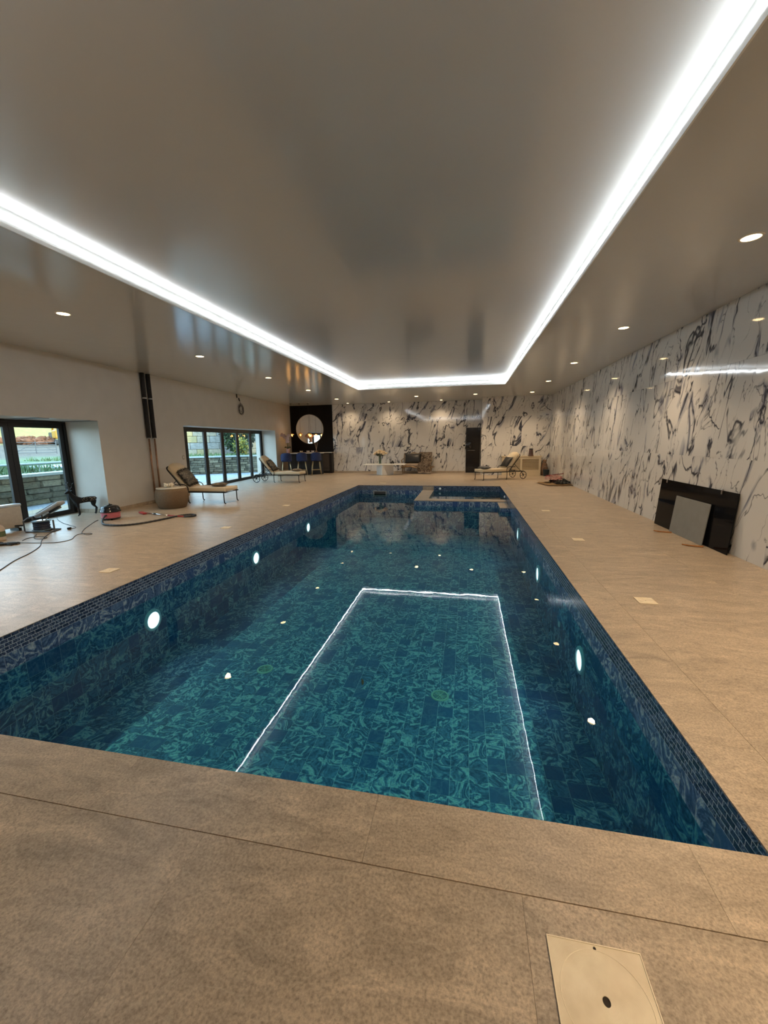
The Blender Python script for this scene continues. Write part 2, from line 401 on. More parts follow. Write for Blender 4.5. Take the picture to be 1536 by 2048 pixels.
# skirting of floor stone
bm = B(); 
for y0, y1 in ((WF, D1A), (D1B, D2A), (D2B, 19.2)): wbox(bm, y0, y1, -0.012, 0, 0, 0.085)
struct('baseboard_left', bm, M_STONE_S)
bm = B(); bx(bm, XNICHE, DX0-0.02, WB-0.012, WB, 0, 0.08); struct('baseboard_back', bm, M_STONE_S)
bm = B()
for yy, dd in ((D1B, D1D), (D2B, D2D)):
    hexa(bm, [(lx(yy)-dd, yy-0.012, 0), (lx(yy), yy-0.012, 0), (lx(yy), yy, 0), (lx(yy)-dd, yy, 0), (lx(yy)-dd, yy-0.012, 0.085), (lx(yy), yy-0.012, 0.085), (lx(yy), yy, 0.085), (lx(yy)-dd, yy, 0.085)])
struct('baseboard_reveal', bm, M_STONE_S)

# ------------------------------------------------------------------ ceiling with raised cove
bm = B(); XA, XB, YA, YB = -10.3, WR+0.4, WF-0.4, WB+0.4; G = 0.012
for (a, b_, c_, d_) in ((XA, CL-G, YA, YB), (CR+G, XB, YA, YB), (CL-G, CR+G, YA, CN-G), (CL-G, CR+G, CF+G, YB)): bx(bm, a, b_, c_, d_, ZC, ZC+0.4)
ceiling = struct('ceiling', bm, M_CEIL)
bm = B(); bx(bm, CL-G-0.01, CR+G+0.01, CN-G-0.01, CF+G+0.01, ZU, ZU+0.24); obj('raised_panel', bm, M_CEIL, ceiling)
bm = B(); LH = 0.036
for (a, b_, c_, d_) in ((CL-G, CL, CN-G, CF+G), (CR, CR+G, CN-G, CF+G), (CL, CR, CN-G, CN), (CL, CR, CF, CF+G)): bx(bm, a, b_, c_, d_, ZC+0.0005, ZC+LH)
obj('cove_lip', bm, M_WHITE, ceiling)
led = thing('cove_light', 'bright white LED cove light framing the raised ceiling panel', 'cove light', ((CL+CR)/2, (CN+CF)/2, ZC+LH))
M_LED = emis('led_diffuser', COOL, LED_E)
cxm, cym = (CL+CR)/2, (CN+CF)/2
for (a, b_, c_, d_) in ((CL-G+0.001, CL-G+0.009, CN-G, CF+G), (CR+G-0.009, CR+G-0.001, CN-G, CF+G), (CL-G+0.02, CR+G-0.02, CN-G+0.001, CN-G+0.009), (CL-G+0.02, CR+G-0.02, CF+G-0.009, CF+G-0.001)):
    bm = B(); bx(bm, a-cxm, b_-cxm, c_-cym, d_-cym, 0.046, 0.076); obj('diffuser', bm, M_LED, led)

# downlights
bm = B(); lathe(bm, [(0.075, 0.0), (0.075, -0.006), (0.092, -0.006), (0.097, 0.0)], 28); TRIM = mesh_of('trim_ring', bm, mat('downlight_trim', (0.75, 0.70, 0.62), 0.35), True)
bm = B(); lathe(bm, [(0.0, -0.002), (0.075, -0.002), (0.075, 0.0)], 28); LENS = mesh_of('lens', bm, emis('downlight_lens', (1.0, 0.70, 0.34), 17.0))
def downlight(x, y, label, s=1.0, power=1.0, group='recessed ceiling downlights'):
    t = thing('downlight', label, 'downlight', (x, y, ZC), 0, group)
    inst('trim_ring', TRIM, t, (0, 0, 0), scale=(s, s, 1)); inst('lens', LENS, t, (0, 0, -0.001), scale=(s, s, 1))
    ld = bpy.data.lights.new('downlight_lamp', 'SPOT'); ld.energy = SPOT_W*power; ld.color = WARM; ld.spot_size = math.radians(128); ld.spot_blend = 0.9; ld.shadow_soft_size = 0.06
    lo = bpy.data.objects.new('downlight_lamp', ld); lo.location = (0, 0, -0.03); link(lo, t)
ORD = ['nearest', 'second nearest', 'third nearest', 'fourth nearest', 'farthest']
for i, y in enumerate((4.97, 7.92, 10.94, 13.90)): downlight(-5.44, y, 'warm round ceiling downlight above the left deck, %s of that row' % ORD[i])
for i, y in enumerate((4.65, 7.75, 10.92, 14.05)): downlight(2.51, y, 'warm round ceiling downlight beside the right marble wall, %s of that row' % ORD[i])
for x, s in ((-5.44, 'closest to the bar niche'), (-2.03, 'straight above the gilt armchair'), (0.33, 'in front of the black door'), (2.48, 'above the lounger by the louvred cabinet')):
    downlight(x, 17.12, 'warm round ceiling downlight of the far row, %s' % s)
for x, s in ((-5.53, 'closest to the bar niche'), (-3.55, 'above the flower table'), (-1.14, 'closest to the black door')):
    downlight(x, 19.1, 'small warm downlight right against the back marble wall, %s' % s, 0.72, 0.35)
for x in (-5.44, 2.51):
    for y in (1.95, -1.0): downlight(x, y, 'warm round ceiling downlight over the near deck, %s side, %s the picture edge' % ('left' if x < 0 else 'right', 'just past' if y > 0 else 'well behind'), 1.0, 2.0)
bm = B(); bx(bm, -0.48, 0.48, -0.045, 0.045, -0.004, 0); v = obj('linear_vent', bm, mat('vent_frame', (0.5, 0.46, 0.42), 0.5), None, loc=(-7.63, 18.3, ZC)); tag(v, 'slim dark linear air vent in the ceiling by the bar', 'vent')
bm = B(); bx(bm, -0.45, 0.45, -0.028, 0.028, -0.007, -0.004); obj('slot_shade_strip', bm, mat('vent_slot_shade', (0.05, 0.035, 0.03), 0.7), v)  # dark strip under the frame, its colour stands for the slot's shade

# ------------------------------------------------------------------ glazed doors
def leaf_frame(bm, y0, y1, d, z0, z1, w=0.075, t=0.055):
    wbox(bm, y0, y0+w, d, d+t, z0, z1); wbox(bm, y1-w, y1, d, d+t, z0, z1)
    wbox(bm, y0+w, y1-w, d, d+t, z0, z0+0.07); wbox(bm, y0+w, y1-w, d, d+t, z1-w, z1)
def pane(y0, y1, d, z0, z1, parent):
    bm = B(); wbox(bm, y0, y1, d+0.024, d+0.030, z0, z1); return obj('pane', bm, M_GLASS, parent)
def glazed(name, label, a, b, d, cuts, w):
    bm = B(); wbox(bm, a, a+0.07, d, d+0.09, 0, HD); wbox(bm, b-0.07, b, d, d+0.09, 0, HD); wbox(bm, a+0.07, b-0.07, d, d+0.09, HD-0.05, HD); wbox(bm, a+0.07, b-0.07, d, d+0.09, 0.001, 0.03)
    fr = struct(name, bm, M_FRAME); fr['label'] = label
    for y0, y1 in zip(cuts, cuts[1:]):
        bm = B(); leaf_frame(bm, y0+0.003, y1-0.003, d+0.015, 0.032, HD-0.052, w)
        lf = obj('door_leaf', bm, M_FRAME, fr); pane(y0+0.003+w, y1-0.003-w, d+0.015, 0.10, HD-0.052-w, lf)
glazed('door_1', 'black framed glazed sliding door behind the deer statue', D1A, D1B, D1D, [4.17, 5.36, 6.55, 7.73], 0.105)
glazed('door_2', 'black framed folding glass doors between the two left loungers', D2A, D2B, D2D, [10.92, 11.895, 13.03, 14.17, 15.33, 16.46, 17.55], 0.09)
bm = B()
for y in (6.58, 7.73): wbox(bm, y-0.11, y+0.1, 0.02, D1D-0.02, HD-0.012, HD)
obj('head_bracket', bm, mat('galvanised_head', (0.25, 0.26, 0.27), 0.5, 0.5), bpy.data.objects['door_1'])

# ------------------------------------------------------------------ swimming pool
PX, PY = (XL+XR)/2, (YN+YF)/2
pool = thing('swimming_pool', 'long rectangular swimming pool lined with blue agate tiles', 'pool', (PX, PY, FZ))
def W(x, y, z): return (x-PX, y-PY, z-FZ)
GT = 0.0012                                           # tile thickness in front of the grout shell
bm = B()
def pbx(x0, x1, y0, y1, z0, z1): bx(bm, x0-PX, x1-PX, y0-PY, y1-PY, z0-FZ, z1-FZ)
pbx(XL-0.3, XR+0.3, YN-0.3, YF+0.3, FZ-0.15, FZ-GT)
pbx(XL-0.3, XL-GT, YN-0.3, YF+0.3, FZ-GT, -0.0202); pbx(XR+GT, XR+0.3, YN-0.3, YF+0.3, FZ-GT, -0.0202)
pbx(XL-GT, XR+GT, YN-0.3, YN-GT, FZ-GT, -0.0202); pbx(XL-GT, XR+GT, YF+GT, YF+0.3, FZ-GT, -0.0202)
obj('basin', bm, M_PGROUT, pool)

TP = 0.1525; G1 = 0.0013
def view(p):                                         # picture position of a point, to find the pieces that show largest
    c = Vector(p) - Vector((0, 0, HC)); z = c.dot(fwd)
    return (768+F*c.dot(r2)/z, 1024+F*c.dot(d2)/z, z) if z > 0.1 else None
def visible(p):
    v = view(p)
    if v is None or not (0 <= v[0] <= 1536 and 0 <= v[1] <= 2048): return False
    t = HC/(HC-p[2]) if p[2] < 0 else 1
    return p[1]*t > YN+0.02 and XL < p[0]*t < XR if p[2] < -0.03 else True
def field_mesh(name, items, material, parent):
    """items: (centre, axis u, axis v, half u, half v, normal, rnd) joined into one mesh with a random value per piece"""
    vs, fs, rn = [], [], []
    for c, u, v, hu, hv, n, r in items:
        i = len(vs)
        for s in (0, 1):
            o = c - n*(GT*s)
            vs += [o-u*hu-v*hv, o+u*hu-v*hv, o+u*hu+v*hv, o-u*hu+v*hv]
        q = [(i, i+1, i+2, i+3), (i, i+4, i+5, i+1), (i+1, i+5, i+6, i+2), (i+2, i+6, i+7, i+3), (i+3, i+7, i+4, i)]
        fs += q; rn += [r]*5
    me = bpy.data.meshes.new(name); me.from_pydata([tuple(p) for p in vs], [], fs)
    at = me.attributes.new('rnd', 'FLOAT', 'FACE'); at.data.foreach_set('value', rn)
    me.materials.append(material); o = bpy.data.objects.new(name, me); link(o, parent); o['kind'] = 'stuff'; return o
PIECE = {}
def piece(name, hu, hv, material):
    k = (name, round(hu, 4), round(hv, 4))
    if k not in PIECE:
        b = B(); box(b, (0, 0, -GT/2), (2*hu, 2*hv, GT)); PIECE[k] = mesh_of(name, b, material)
    return PIECE[k]
def lay(name, items, mat_obj, mat_field, parent, origin, limit=300):
    """the pieces that show largest become objects, the rest one joined field"""
    def size(it):
        wc = it[0]+origin
        if not visible(wc): return -1
        a = view(wc-it[1]*it[3]); b = view(wc+it[1]*it[3]); c = view(wc-it[2]*it[4]); d = view(wc+it[2]*it[4])
        if None in (a, b, c, d): return -1
        e = Vector((b[0]-a[0], b[1]-a[1])); f = Vector((d[0]-c[0], d[1]-c[1])); return abs(e[0]*f[1]-e[1]*f[0])
    items = sorted(items, key=size, reverse=True)
    for c, u, v, hu, hv, n, r in items[:limit]:
        o = bpy.data.objects.new(name, piece(name, hu, hv, mat_obj)); link(o, parent)
        o.matrix_local = Matrix(((u[0], v[0], n[0], c[0]), (u[1], v[1], n[1], c[1]), (u[2], v[2], n[2], c[2]), (0, 0, 0, 1)))
    if items[limit:]: field_mesh(name+'_field', items[limit:], mat_field, parent)
ex, ey, ez = Vector((1, 0, 0)), Vector((0, 1, 0)), Vector((0, 0, 1))
OP = Vector((PX, PY, FZ))
def grid_items(c0, u, v, n, nu, nv, pu, pv, g, brick=False, widths=None):
    out = []
    for j in range(nv):
        for i in range(nu + (1 if brick and j % 2 else 0)):
            a = i*pu - (pu/2 if brick and j % 2 else 0); b = a+pu
            a = max(a, 0); b = min(b, nu*pu)
            if b-a < 0.008: continue
            out.append((c0 + u*((a+b)/2) + v*((j+0.5)*pv), u, v, (b-a)/2-g, pv/2-g, n, random.random()))
    return out
nx = 32; ny = round((YF-YN)/TP); pxx = (XR-XL)/nx; pyy = (YF-YN)/ny
fit = grid_items(Vector(W(XL, YN, FZ)), ex, ey, ez, nx, ny, pxx, pyy, G1)
lay('floor_tile', fit, M_AG, M_AGS, pool, OP)
ZM = -0.165; nz = 6; pz = (ZM-FZ)/6.5
wit = []
SPX0, SPY0 = -1.43, 11.5                             # spa corner
def wall_tiles(p0, u, n, cnt, pu, rows=None):
    its = grid_items(Vector(W(*p0)), u, -ez, n, cnt, nz, pu, pz, G1)
    its += [(c - ez*0, u_, v_, hu, hv/2-0.0005, n_, r) for c, u_, v_, hu, hv, n_, r in grid_items(Vector(W(p0[0], p0[1], p0[2]-nz*pz)) + ez*(pz/4), u, -ez, n, cnt, 1, pu, pz, G1)]
    return its
wit += wall_tiles((XL, YN, ZM), ey, ex, ny, pyy) + wall_tiles((XR, YF, ZM), -ey, -ex, ny, pyy)
wit += wall_tiles((XR, YN, ZM), -ex, ey, nx, pxx) + wall_tiles((XL, YF, ZM), ex, -ey, nx, pxx)
lay('wall_tile', wit, M_AW, M_AWS, pool, OP)
ZR0 = -0.003; rows = 5; ph = (ZR0-ZM)/rows; BL = 0.062
def mosaic(p0, u, n, L, nrow=rows): 
    k = round(L/BL); return grid_items(Vector(W(*p0)), u, -ez, n, k, nrow, L/k, ph, 0.0026, True)
mit = mosaic((XL, YN, ZR0), ey, ex, YF-YN) + mosaic((XR, YF, ZR0), -ey, -ex, YF-YN) + mosaic((XR, YN, ZR0), -ex, ey, XR-XL) + mosaic((XL, YF, ZR0), ex, -ey, XR-XL)
lay('mosaic_brick', mit, M_MO, M_MOS, pool, OP)

# underwater wall lights
M_PL = emis('pool_lens', (1.0, 0.70, 0.70), 4.0)
def pool_light(x, y, z, nx_):
    n = Vector((nx_, 0, 0)); R = Matrix.Rotation(PI/2*nx_, 4, 'Y')
    b = B(); lathe(b, [(0.10, 0.0), (0.10, 0.02), (0.125, 0.022), (0.135, 0.012), (0.137, 0.0)], 32); bmesh.ops.transform(b, matrix=R, verts=b.verts)
    t = obj('pool_light', b, mat('pool_light_rim', (0.75, 0.80, 0.82), 0.3), pool, True, loc=W(x, y, z))
    b = B(); lathe(b, [(0.0, 0.016), (0.035, 0.020), (0.038, 0.014), (0.06, 0.017), (0.10, 0.010)], 32); bmesh.ops.transform(b, matrix=R, verts=b.verts)
    obj('lens', b, M_PL, t, True)
    ld = bpy.data.lights.new('pool_lamp', 'SPOT'); ld.energy = POOL_W; ld.color = (0.8, 0.95, 1.0); ld.spot_size = math.radians(150); ld.spot_blend = 1.0; ld.shadow_soft_size = 0.08
    lo = bpy.data.objects.new('pool_lamp', ld); lo.location = (nx_*0.05, 0, 0); lo.rotation_euler = Vector((nx_, 0, -0.35)).to_track_quat('-Z', 'Y').to_euler(); link(lo, t)
for y, z in ((4.03, -0.58), (6.56, -0.53), (9.1, -0.50)): pool_light(XL, y, z, 1)
for y, z in ((3.97, -0.60), (6.40, -0.53), (8.92, -0.48)): pool_light(XR, y, z, -1)
# return inlets
for x, s in ((XL, 1), (XR, -1)):
    b = B(); lathe(b, [(0.0, 0.006), (0.012, 0.006), (0.014, 0.012), (0.032, 0.008), (0.034, 0.0)], 20); bmesh.ops.transform(b, matrix=Matrix.Rotation(PI/2*s, 4, 'Y'), verts=b.verts)
    obj('inlet', b, mat('inlet_white', (0.6, 0.66, 0.66), 0.4), pool, True, loc=W(x, 4.9, -0.66))
# floor drains
for x, y in ((-2.33, 4.13), (-0.22, 3.98)):
    b = B(); lathe(b, [(0.074, 0.0), (0.074, 0.008), (0.093, 0.008), (0.097, 0.0)], 32)
    for k in range(6):
        a = k*PI/3; cyl(b, (0.012*math.cos(a), 0.012*math.sin(a), 0.005), (0.076*math.cos(a), 0.076*math.sin(a), 0.005), 0.004, seg=6)
    for r in (0.03, 0.045, 0.06): tube(b, [(r*math.cos(2*PI*k/24), r*math.sin(2*PI*k/24), 0.005) for k in range(24)], 0.0025, 5, True)
    lathe(b, [(0.0, 0.008), (0.014, 0.007), (0.014, 0.0)], 12)
    obj('drain_cover', b, mat('drain_plastic', (0.42, 0.50, 0.42), 0.5), pool, False, loc=W(x, y, FZ+0.0005))
# skimmer mouth in the far wall
b = B()
for (x0, x1, z0, z1) in ((-3.20, -2.70, -0.19, -0.225), (-3.20, -2.70, -0.385, -0.35), (-3.20, -3.155, -0.35, -0.225), (-2.745, -2.70, -0.35, -0.225)): bx(b, x0-PX, x1-PX, YF-0.02-PY, YF+0.01-PY, z0-FZ, z1-FZ)
sk = obj('skimmer_frame', b, mat('skimmer_grey', (0.34, 0.35, 0.36), 0.45), pool)
b = B(); bx(b, -3.155-PX, -2.745-PX, YF-0.004-PY, YF+0.002-PY, -0.35-FZ, -0.225-FZ); obj('mouth_shade_plate', b, mat('skimmer_shade', (0.015, 0.015, 0.015), 0.8), sk)  # flat black plate, the shade inside the mouth is painted, not cut
b = B(); bx(b, -3.155-PX, -2.745-PX, YF-0.012-PY, YF-0.005-PY, -0.275-FZ, -0.265-FZ); obj('weir_bar', b, mat('skimmer_grey', (0.34, 0.35, 0.36)), sk)

# water
def water_mat():
    mt = bpy.data.materials.new('pool_water'); mt.use_nodes = True; n = mt.node_tree.nodes; l = mt.node_tree.links; n.clear()
    t = n.new('ShaderNodeBsdfTransparent'); g = n.new('ShaderNodeBsdfGlossy'); mx = n.new('ShaderNodeMixShader'); f = n.new('ShaderNodeFresnel'); o = n.new('ShaderNodeOutputMaterial')
    t.inputs[0].default_value = (0.35, 0.81, 0.855, 1); g.inputs['Roughness'].default_value = 0.0; two_sided_ior(n, l, f, 1.34)
    tc = n.new('ShaderNodeTexCoord'); q = n.new('ShaderNodeTexNoise'); q.inputs['Scale'].default_value = 5.0; q.inputs['Detail'].default_value = 2; l.new(tc.outputs['Object'], q.inputs['Vector'])
    bp = n.new('ShaderNodeBump'); bp.inputs['Strength'].default_value = 0.03; bp.inputs['Distance'].default_value = 0.01
    l.new(q.outputs[0], bp.inputs['Height']); l.new(bp.outputs[0], g.inputs['Normal']); l.new(bp.outputs[0], f.inputs['Normal'])
    l.new(f.outputs[0], mx.inputs[0]); l.new(t.outputs[0], mx.inputs[1]); l.new(g.outputs[0], mx.inputs[2]); l.new(mx.outputs[0], o.inputs[0]); return mt
M_WATER = water_mat()
bm = B(); e_ = 0.001
poly = [(XL+e_, YN+e_), (XR-e_, YN+e_), (XR-e_, SPY0-0.83), (0.895, SPY0-0.83), (0.895, SPY0-e_-0.01), (SPX0-e_-0.01, SPY0-e_-0.01), (SPX0-e_-0.01, YF-e_), (XL+e_, YF-e_)]
f_ = bm.faces.new([bm.verts.new((x-PX, y-PY, 0)) for x, y in poly])
wt = obj('pool_water', bm, M_WATER, None, loc=(PX, PY, WZ)); tag(wt, 'still clear teal water filling the long swimming pool', 'water', kind='stuff')

# spa basin in the far right corner of the pool
SX1 = XR; AW = 0.375; ZS = -0.15
spa = thing('spa_tub', 'low tiled spa basin with stone rim in the far pool corner', 'spa', ((SPX0+SX1)/2, (SPY0+YF)/2, FZ))
SO = Vector(((SPX0+SX1)/2, (SPY0+YF)/2, FZ))
def S(x, y, z): return Vector((x, y, z)) - SO
def sbx(b, x0, x1, y0, y1, z0, z1): bx(b, x0-SO[0], x1-SO[0], y0-SO[1], y1-SO[1], z0-FZ, z1-FZ)
b = B(); sbx(b, SPX0+GT, SPX0+AW-GT, SPY0+GT, YF, FZ, ZS-0.02); sbx(b, SPX0+AW-GT, SX1, SPY0+GT, SPY0+AW-GT, FZ, ZS-0.02); sbx(b, SPX0+AW-GT, SX1, SPY0+AW-GT, YF, FZ, -0.75)
obj('tub_core', b, M_PGROUT, spa)
def rim(x0, x1, y0, y1): 
    b = B(); sbx(b, x0, x1, y0, y1, ZS-0.02, ZS); obj('rim_stone', b, M_STONE_S, spa)
rim(SPX0-0.006, SPX0+AW, SPY0+AW+0.001, 12.7); rim(SPX0-0.006, SPX0+AW, 12.702, YF-0.001)
for a, c in ((SPX0-0.006, -0.2), (-0.198, XR-0.002)): rim(a, c, SPY0-0.006, SPY0+AW)
b = B(); sbx(b, SPX0, SPX0+AW, YF-0.012, YF-0.0005, ZS, -0.0205); obj('rim_upstand', b, M_STONE_S, spa)
# stone step block beside the spa
BX0, BY0, BZ = 0.895, SPY0-0.83, -0.19
b = B(); sbx(b, BX0+GT, SX1, BY0+GT, SPY0, FZ, BZ-0.02); obj('step_core', b, M_PGROUT, spa)
b = B(); sbx(b, BX0-0.006, SX1-0.002, BY0-0.006, SPY0-0.007, BZ-0.02, BZ); obj('step_stone', b, M_STONE_S, spa)
M_EDGE = mat('metal_edge_trim', (0.62, 0.66, 0.70), 0.25, 0.8)
b = B(); sbx(b, SPX0-0.012, SPX0-0.006, SPY0-0.012, SPY0-0.006, FZ, ZS); sbx(b, BX0-0.012, BX0-0.006, BY0-0.012, BY0-0.006, FZ, BZ)
sbx(b, BX0-0.012, XR-0.004, BY0-0.010, BY0-0.0065, BZ-0.008, BZ+0.001); sbx(b, BX0-0.010, BX0-0.0065, BY0-0.006, SPY0-0.02, BZ-0.008, BZ+0.001)
obj('edge_trim', b, M_EDGE, spa)
def spa_tiles(p0, u, n, L, ztop):
    k = round(L/TP); v = int((ztop-FZ)/TP); return grid_items(S(*p0), u, -ez, n, k, v, L/k, (ztop-FZ)/v, G1)
st = spa_tiles((SPX0, SPY0, ZS-0.02), ex, -ey, BX0-SPX0, ZS-0.02) + spa_tiles((SPX0, YF, ZS-0.02), -ey, -ex, YF-SPY0, ZS-0.02)
st += spa_tiles((BX0, BY0, BZ-0.02), ex, -ey, SX1-BX0-0.001, BZ-0.02) + spa_tiles((BX0, SPY0-0.01, BZ-0.02), -ey, -ex, SPY0-BY0-0.01, BZ-0.02)
lay('wall_tile', st, M_AW, M_AWS, spa, SO)
def smos(p0, u, n, L, z1, nrow):
    k = round(L/BL); return grid_items(S(*p0), u, -ez, n, k, nrow, L/k, (p0[2]-z1)/nrow, 0.0026, True)
sm = smos((SPX0+AW, YF-0.009, -0.003), ex, -ey, XR-SPX0-AW, -0.42, 12) + smos((XR-0.009, YF, -0.003), -ey, -ex, YF-SPY0-AW, -0.42, 12) + smos((SPX0+AW, SPY0+AW, ZS-0.02), ey, ex, YF-SPY0-AW, -0.42, 8)
lay('mosaic_brick', sm, M_MO, M_MOS, spa, SO)
for (x, y, ax) in ((-0.84, YF-0.010, 'y'), (XR-0.010, 12.1, 'x')):
    b = B(); lathe(b, [(0.0, 0.03), (0.02, 0.028), (0.036, 0.016), (0.04, 0.0)], 18)
    bmesh.ops.transform(b, matrix=Matrix.Rotation(PI/2, 4, 'X') if ax == 'y' else Matrix.Rotation(-PI/2, 4, 'Y'), verts=b.verts)
    obj('spa_boss', b, mat('boss_white', (0.85, 0.85, 0.84), 0.25), spa, True, loc=S(x, y, -0.10))  # small white dome on the spa wall, just above its water
bm = B(); x0, x1, y0, y1 = SPX0+AW+0.001, XR-0.02, SPY0+AW+0.001, YF-0.02
bm.faces.new([bm.verts.new(((x-(x0+x1)/2), (y-(y0+y1)/2), 0)) for x, y in ((x0, y0), (x1, y0), (x1, y1), (x0, y1))])
sw = obj('spa_water', bm, M_WATER, None, loc=((x0+x1)/2, (y0+y1)/2, -0.185)); tag(sw, 'shallow still water inside the stone rimmed spa basin', 'water', kind='stuff')
# leaf lying on the pool floor
b = B()
P_ = [(0, 0.065, 0.004), (0.012, 0.04, 0.012), (0.018, 0.0, 0.008), (0.012, -0.035, 0.014), (0.0, -0.055, 0.004), (-0.008, -0.03, 0.010), (-0.012, 0.005, 0.006), (-0.008, 0.04, 0.012)]
vs = [b.verts.new(p) for p in P_]; b.faces.new(vs); r_ = bmesh.ops.extrude_face_region(b, geom=b.faces[:]); bmesh.ops.translate(b, vec=(0, 0, -0.002), verts=[q for q in r_['geom'] if isinstance(q, bmesh.types.BMVert)])
lf = obj('fallen_leaf', b, mat('dead_leaf', (0.22, 0.07, 0.03), 0.7, var=0.3), None, loc=(-1.10, 4.07, FZ), rotz=0.3); tag(lf, 'curled brown dead leaf lying on the pool floor', 'leaf')

# ------------------------------------------------------------------ deck lids
def lid_mesh(w, holes, z=0.004, seg=20):
    b = B(); h = w/2; c = 0.006*w/0.27
    outer = [(-h+c, -h), (h-c, -h), (h, -h+c), (h, h-c), (h-c, h), (-h+c, h), (-h, h-c), (-h, -h+c)]
    def loop(pts, z): return [b.verts.new((x, y, z)) for x, y in pts]
    def edges(vs): return [b.edges.new((vs[i], vs[(i+1) % len(vs)])) for i in range(len(vs))]
    E = edges(loop(outer, z)); inner = []
    for hx, hy, ra, rb in holes:
        vs = loop([(hx+ra*math.cos(2*PI*k/seg), hy+rb*math.sin(2*PI*k/seg)) for k in range(seg)], z); E += edges(vs); inner.append(vs)
    bmesh.ops.triangle_fill(b, use_beauty=True, use_dissolve=False, edges=E)
    ob = loop(outer, 0.0005); tops = [v for v in b.verts if abs(v.co.z-z) < 1e-6][:8]
    for i in range(8): b.faces.new((tops[i], tops[(i+1) % 8], ob[(i+1) % 8], ob[i]))
    for vs in inner:
        lo = [b.verts.new((v.co.x, v.co.y, 0.0012)) for v in vs]
        for i in range(seg): b.faces.new((vs[i], lo[i], lo[(i+1) % seg], vs[(i+1) % seg]))
    return b
def lid_mat(name, scale):
    mt, n, l, bs = nmat(name)
    bs.inputs['Base Color'].default_value = (0.66, 0.54, 0.36, 1); bs.inputs['Roughness'].default_value = 0.45
    tc = n.new('ShaderNodeTexCoord'); wv = n.new('ShaderNodeTexWave'); wv.wave_type = 'RINGS'; wv.rings_direction = 'Z'; wv.inputs['Scale'].default_value = scale; wv.inputs['Distortion'].default_value = 0
    l.new(tc.outputs['Object'], wv.inputs['Vector']); bp = n.new('ShaderNodeBump'); bp.inputs['Strength'].default_value = 0.25; bp.inputs['Distance'].default_value = 0.001
    l.new(wv.outputs['Fac'], bp.inputs['Height']); l.new(bp.outputs[0], bs.inputs['Normal'])
    q = n.new('ShaderNodeTexNoise'); q.inputs['Scale'].default_value = 14; q.inputs['Detail'].default_value = 6; l.new(tc.outputs['Object'], q.inputs['Vector'])
    l.new(ramp(n, l, q.outputs[0], [(0.3, (0.70, 0.58, 0.40)), (0.65, (0.82, 0.71, 0.52))]), bs.inputs['Base Color'])
    return mt
M_LID = lid_mat('ribbed_lid', 105)
M_HOLE_SHADE = mat('hole_shade', (0.03, 0.022, 0.015), 0.9)
def deck_lid(x, y, w, label, big=False):
    holes = [(0, 0, 0.0105, 0.0125), (0.003, w/2-0.012, 0.0045, 0.0055)] if big else [(0, 0, 0.006, 0.006)]
    t = thing('skimmer_lid' if big else 'deck_lid', label, 'lid', (x, y, 0), 0, None if big else 'small square deck lids')
    obj('plate', lid_mesh(w, holes), M_LID, t)
    b = B(); h = w/2; q = 0.003*(w/0.27)**0.5
    for a in ((-h, h, -h, -h+q), (-h, h, h-q, h), (-h, -h+q, -h+q, h-q), (h-q, h, -h+q, h-q)): bx(b, a[0], a[1], a[2], a[3], 0.0041, 0.0058)
    obj('raised_edge', b, M_CREAM, t)
    b = B(); r1 = 0.44*w if big else 0.36*w
    tube(b, [(r1*math.cos(2*PI*k/48), r1*math.sin(2*PI*k/48), 0.004) for k in range(48)], 0.0012 if big else 0.003, 5, True); obj('ring_rib', b, M_CREAM, t)
    for hx, hy, ra, rb in holes:
        b = B(); lathe(b, [(0, 0.0014), (max(ra, rb), 0.0014)], 16); obj('hole_shade_disc', b, M_HOLE_SHADE, t, loc=(hx, hy, 0))  # dark disc at the bottom, shade of a deep hole put into its colour
deck_lid(0.415, 0.975, 0.27, 'large square cream skimmer lid with a finger hole in the near deck', True)
for i, (x, y) in enumerate(((1.72, 4.10), (1.73, 6.57), (1.73, 9.2))): deck_lid(x, y, 0.16, 'small cream square lid in the right deck, %s of its row' % ('nearest', 'middle one', 'farthest')[i])
for i, (x, y) in enumerate(((-4.34, 4.10), (-4.34, 6.66), (-4.34, 9.27))): deck_lid(x, y, 0.16, 'small cream square lid in the left deck, %s of its row' % ('nearest', 'middle one', 'farthest')[i])
deck_lid(-3.0, 14.72, 0.24, 'cream lid in the deck behind the far pool edge')

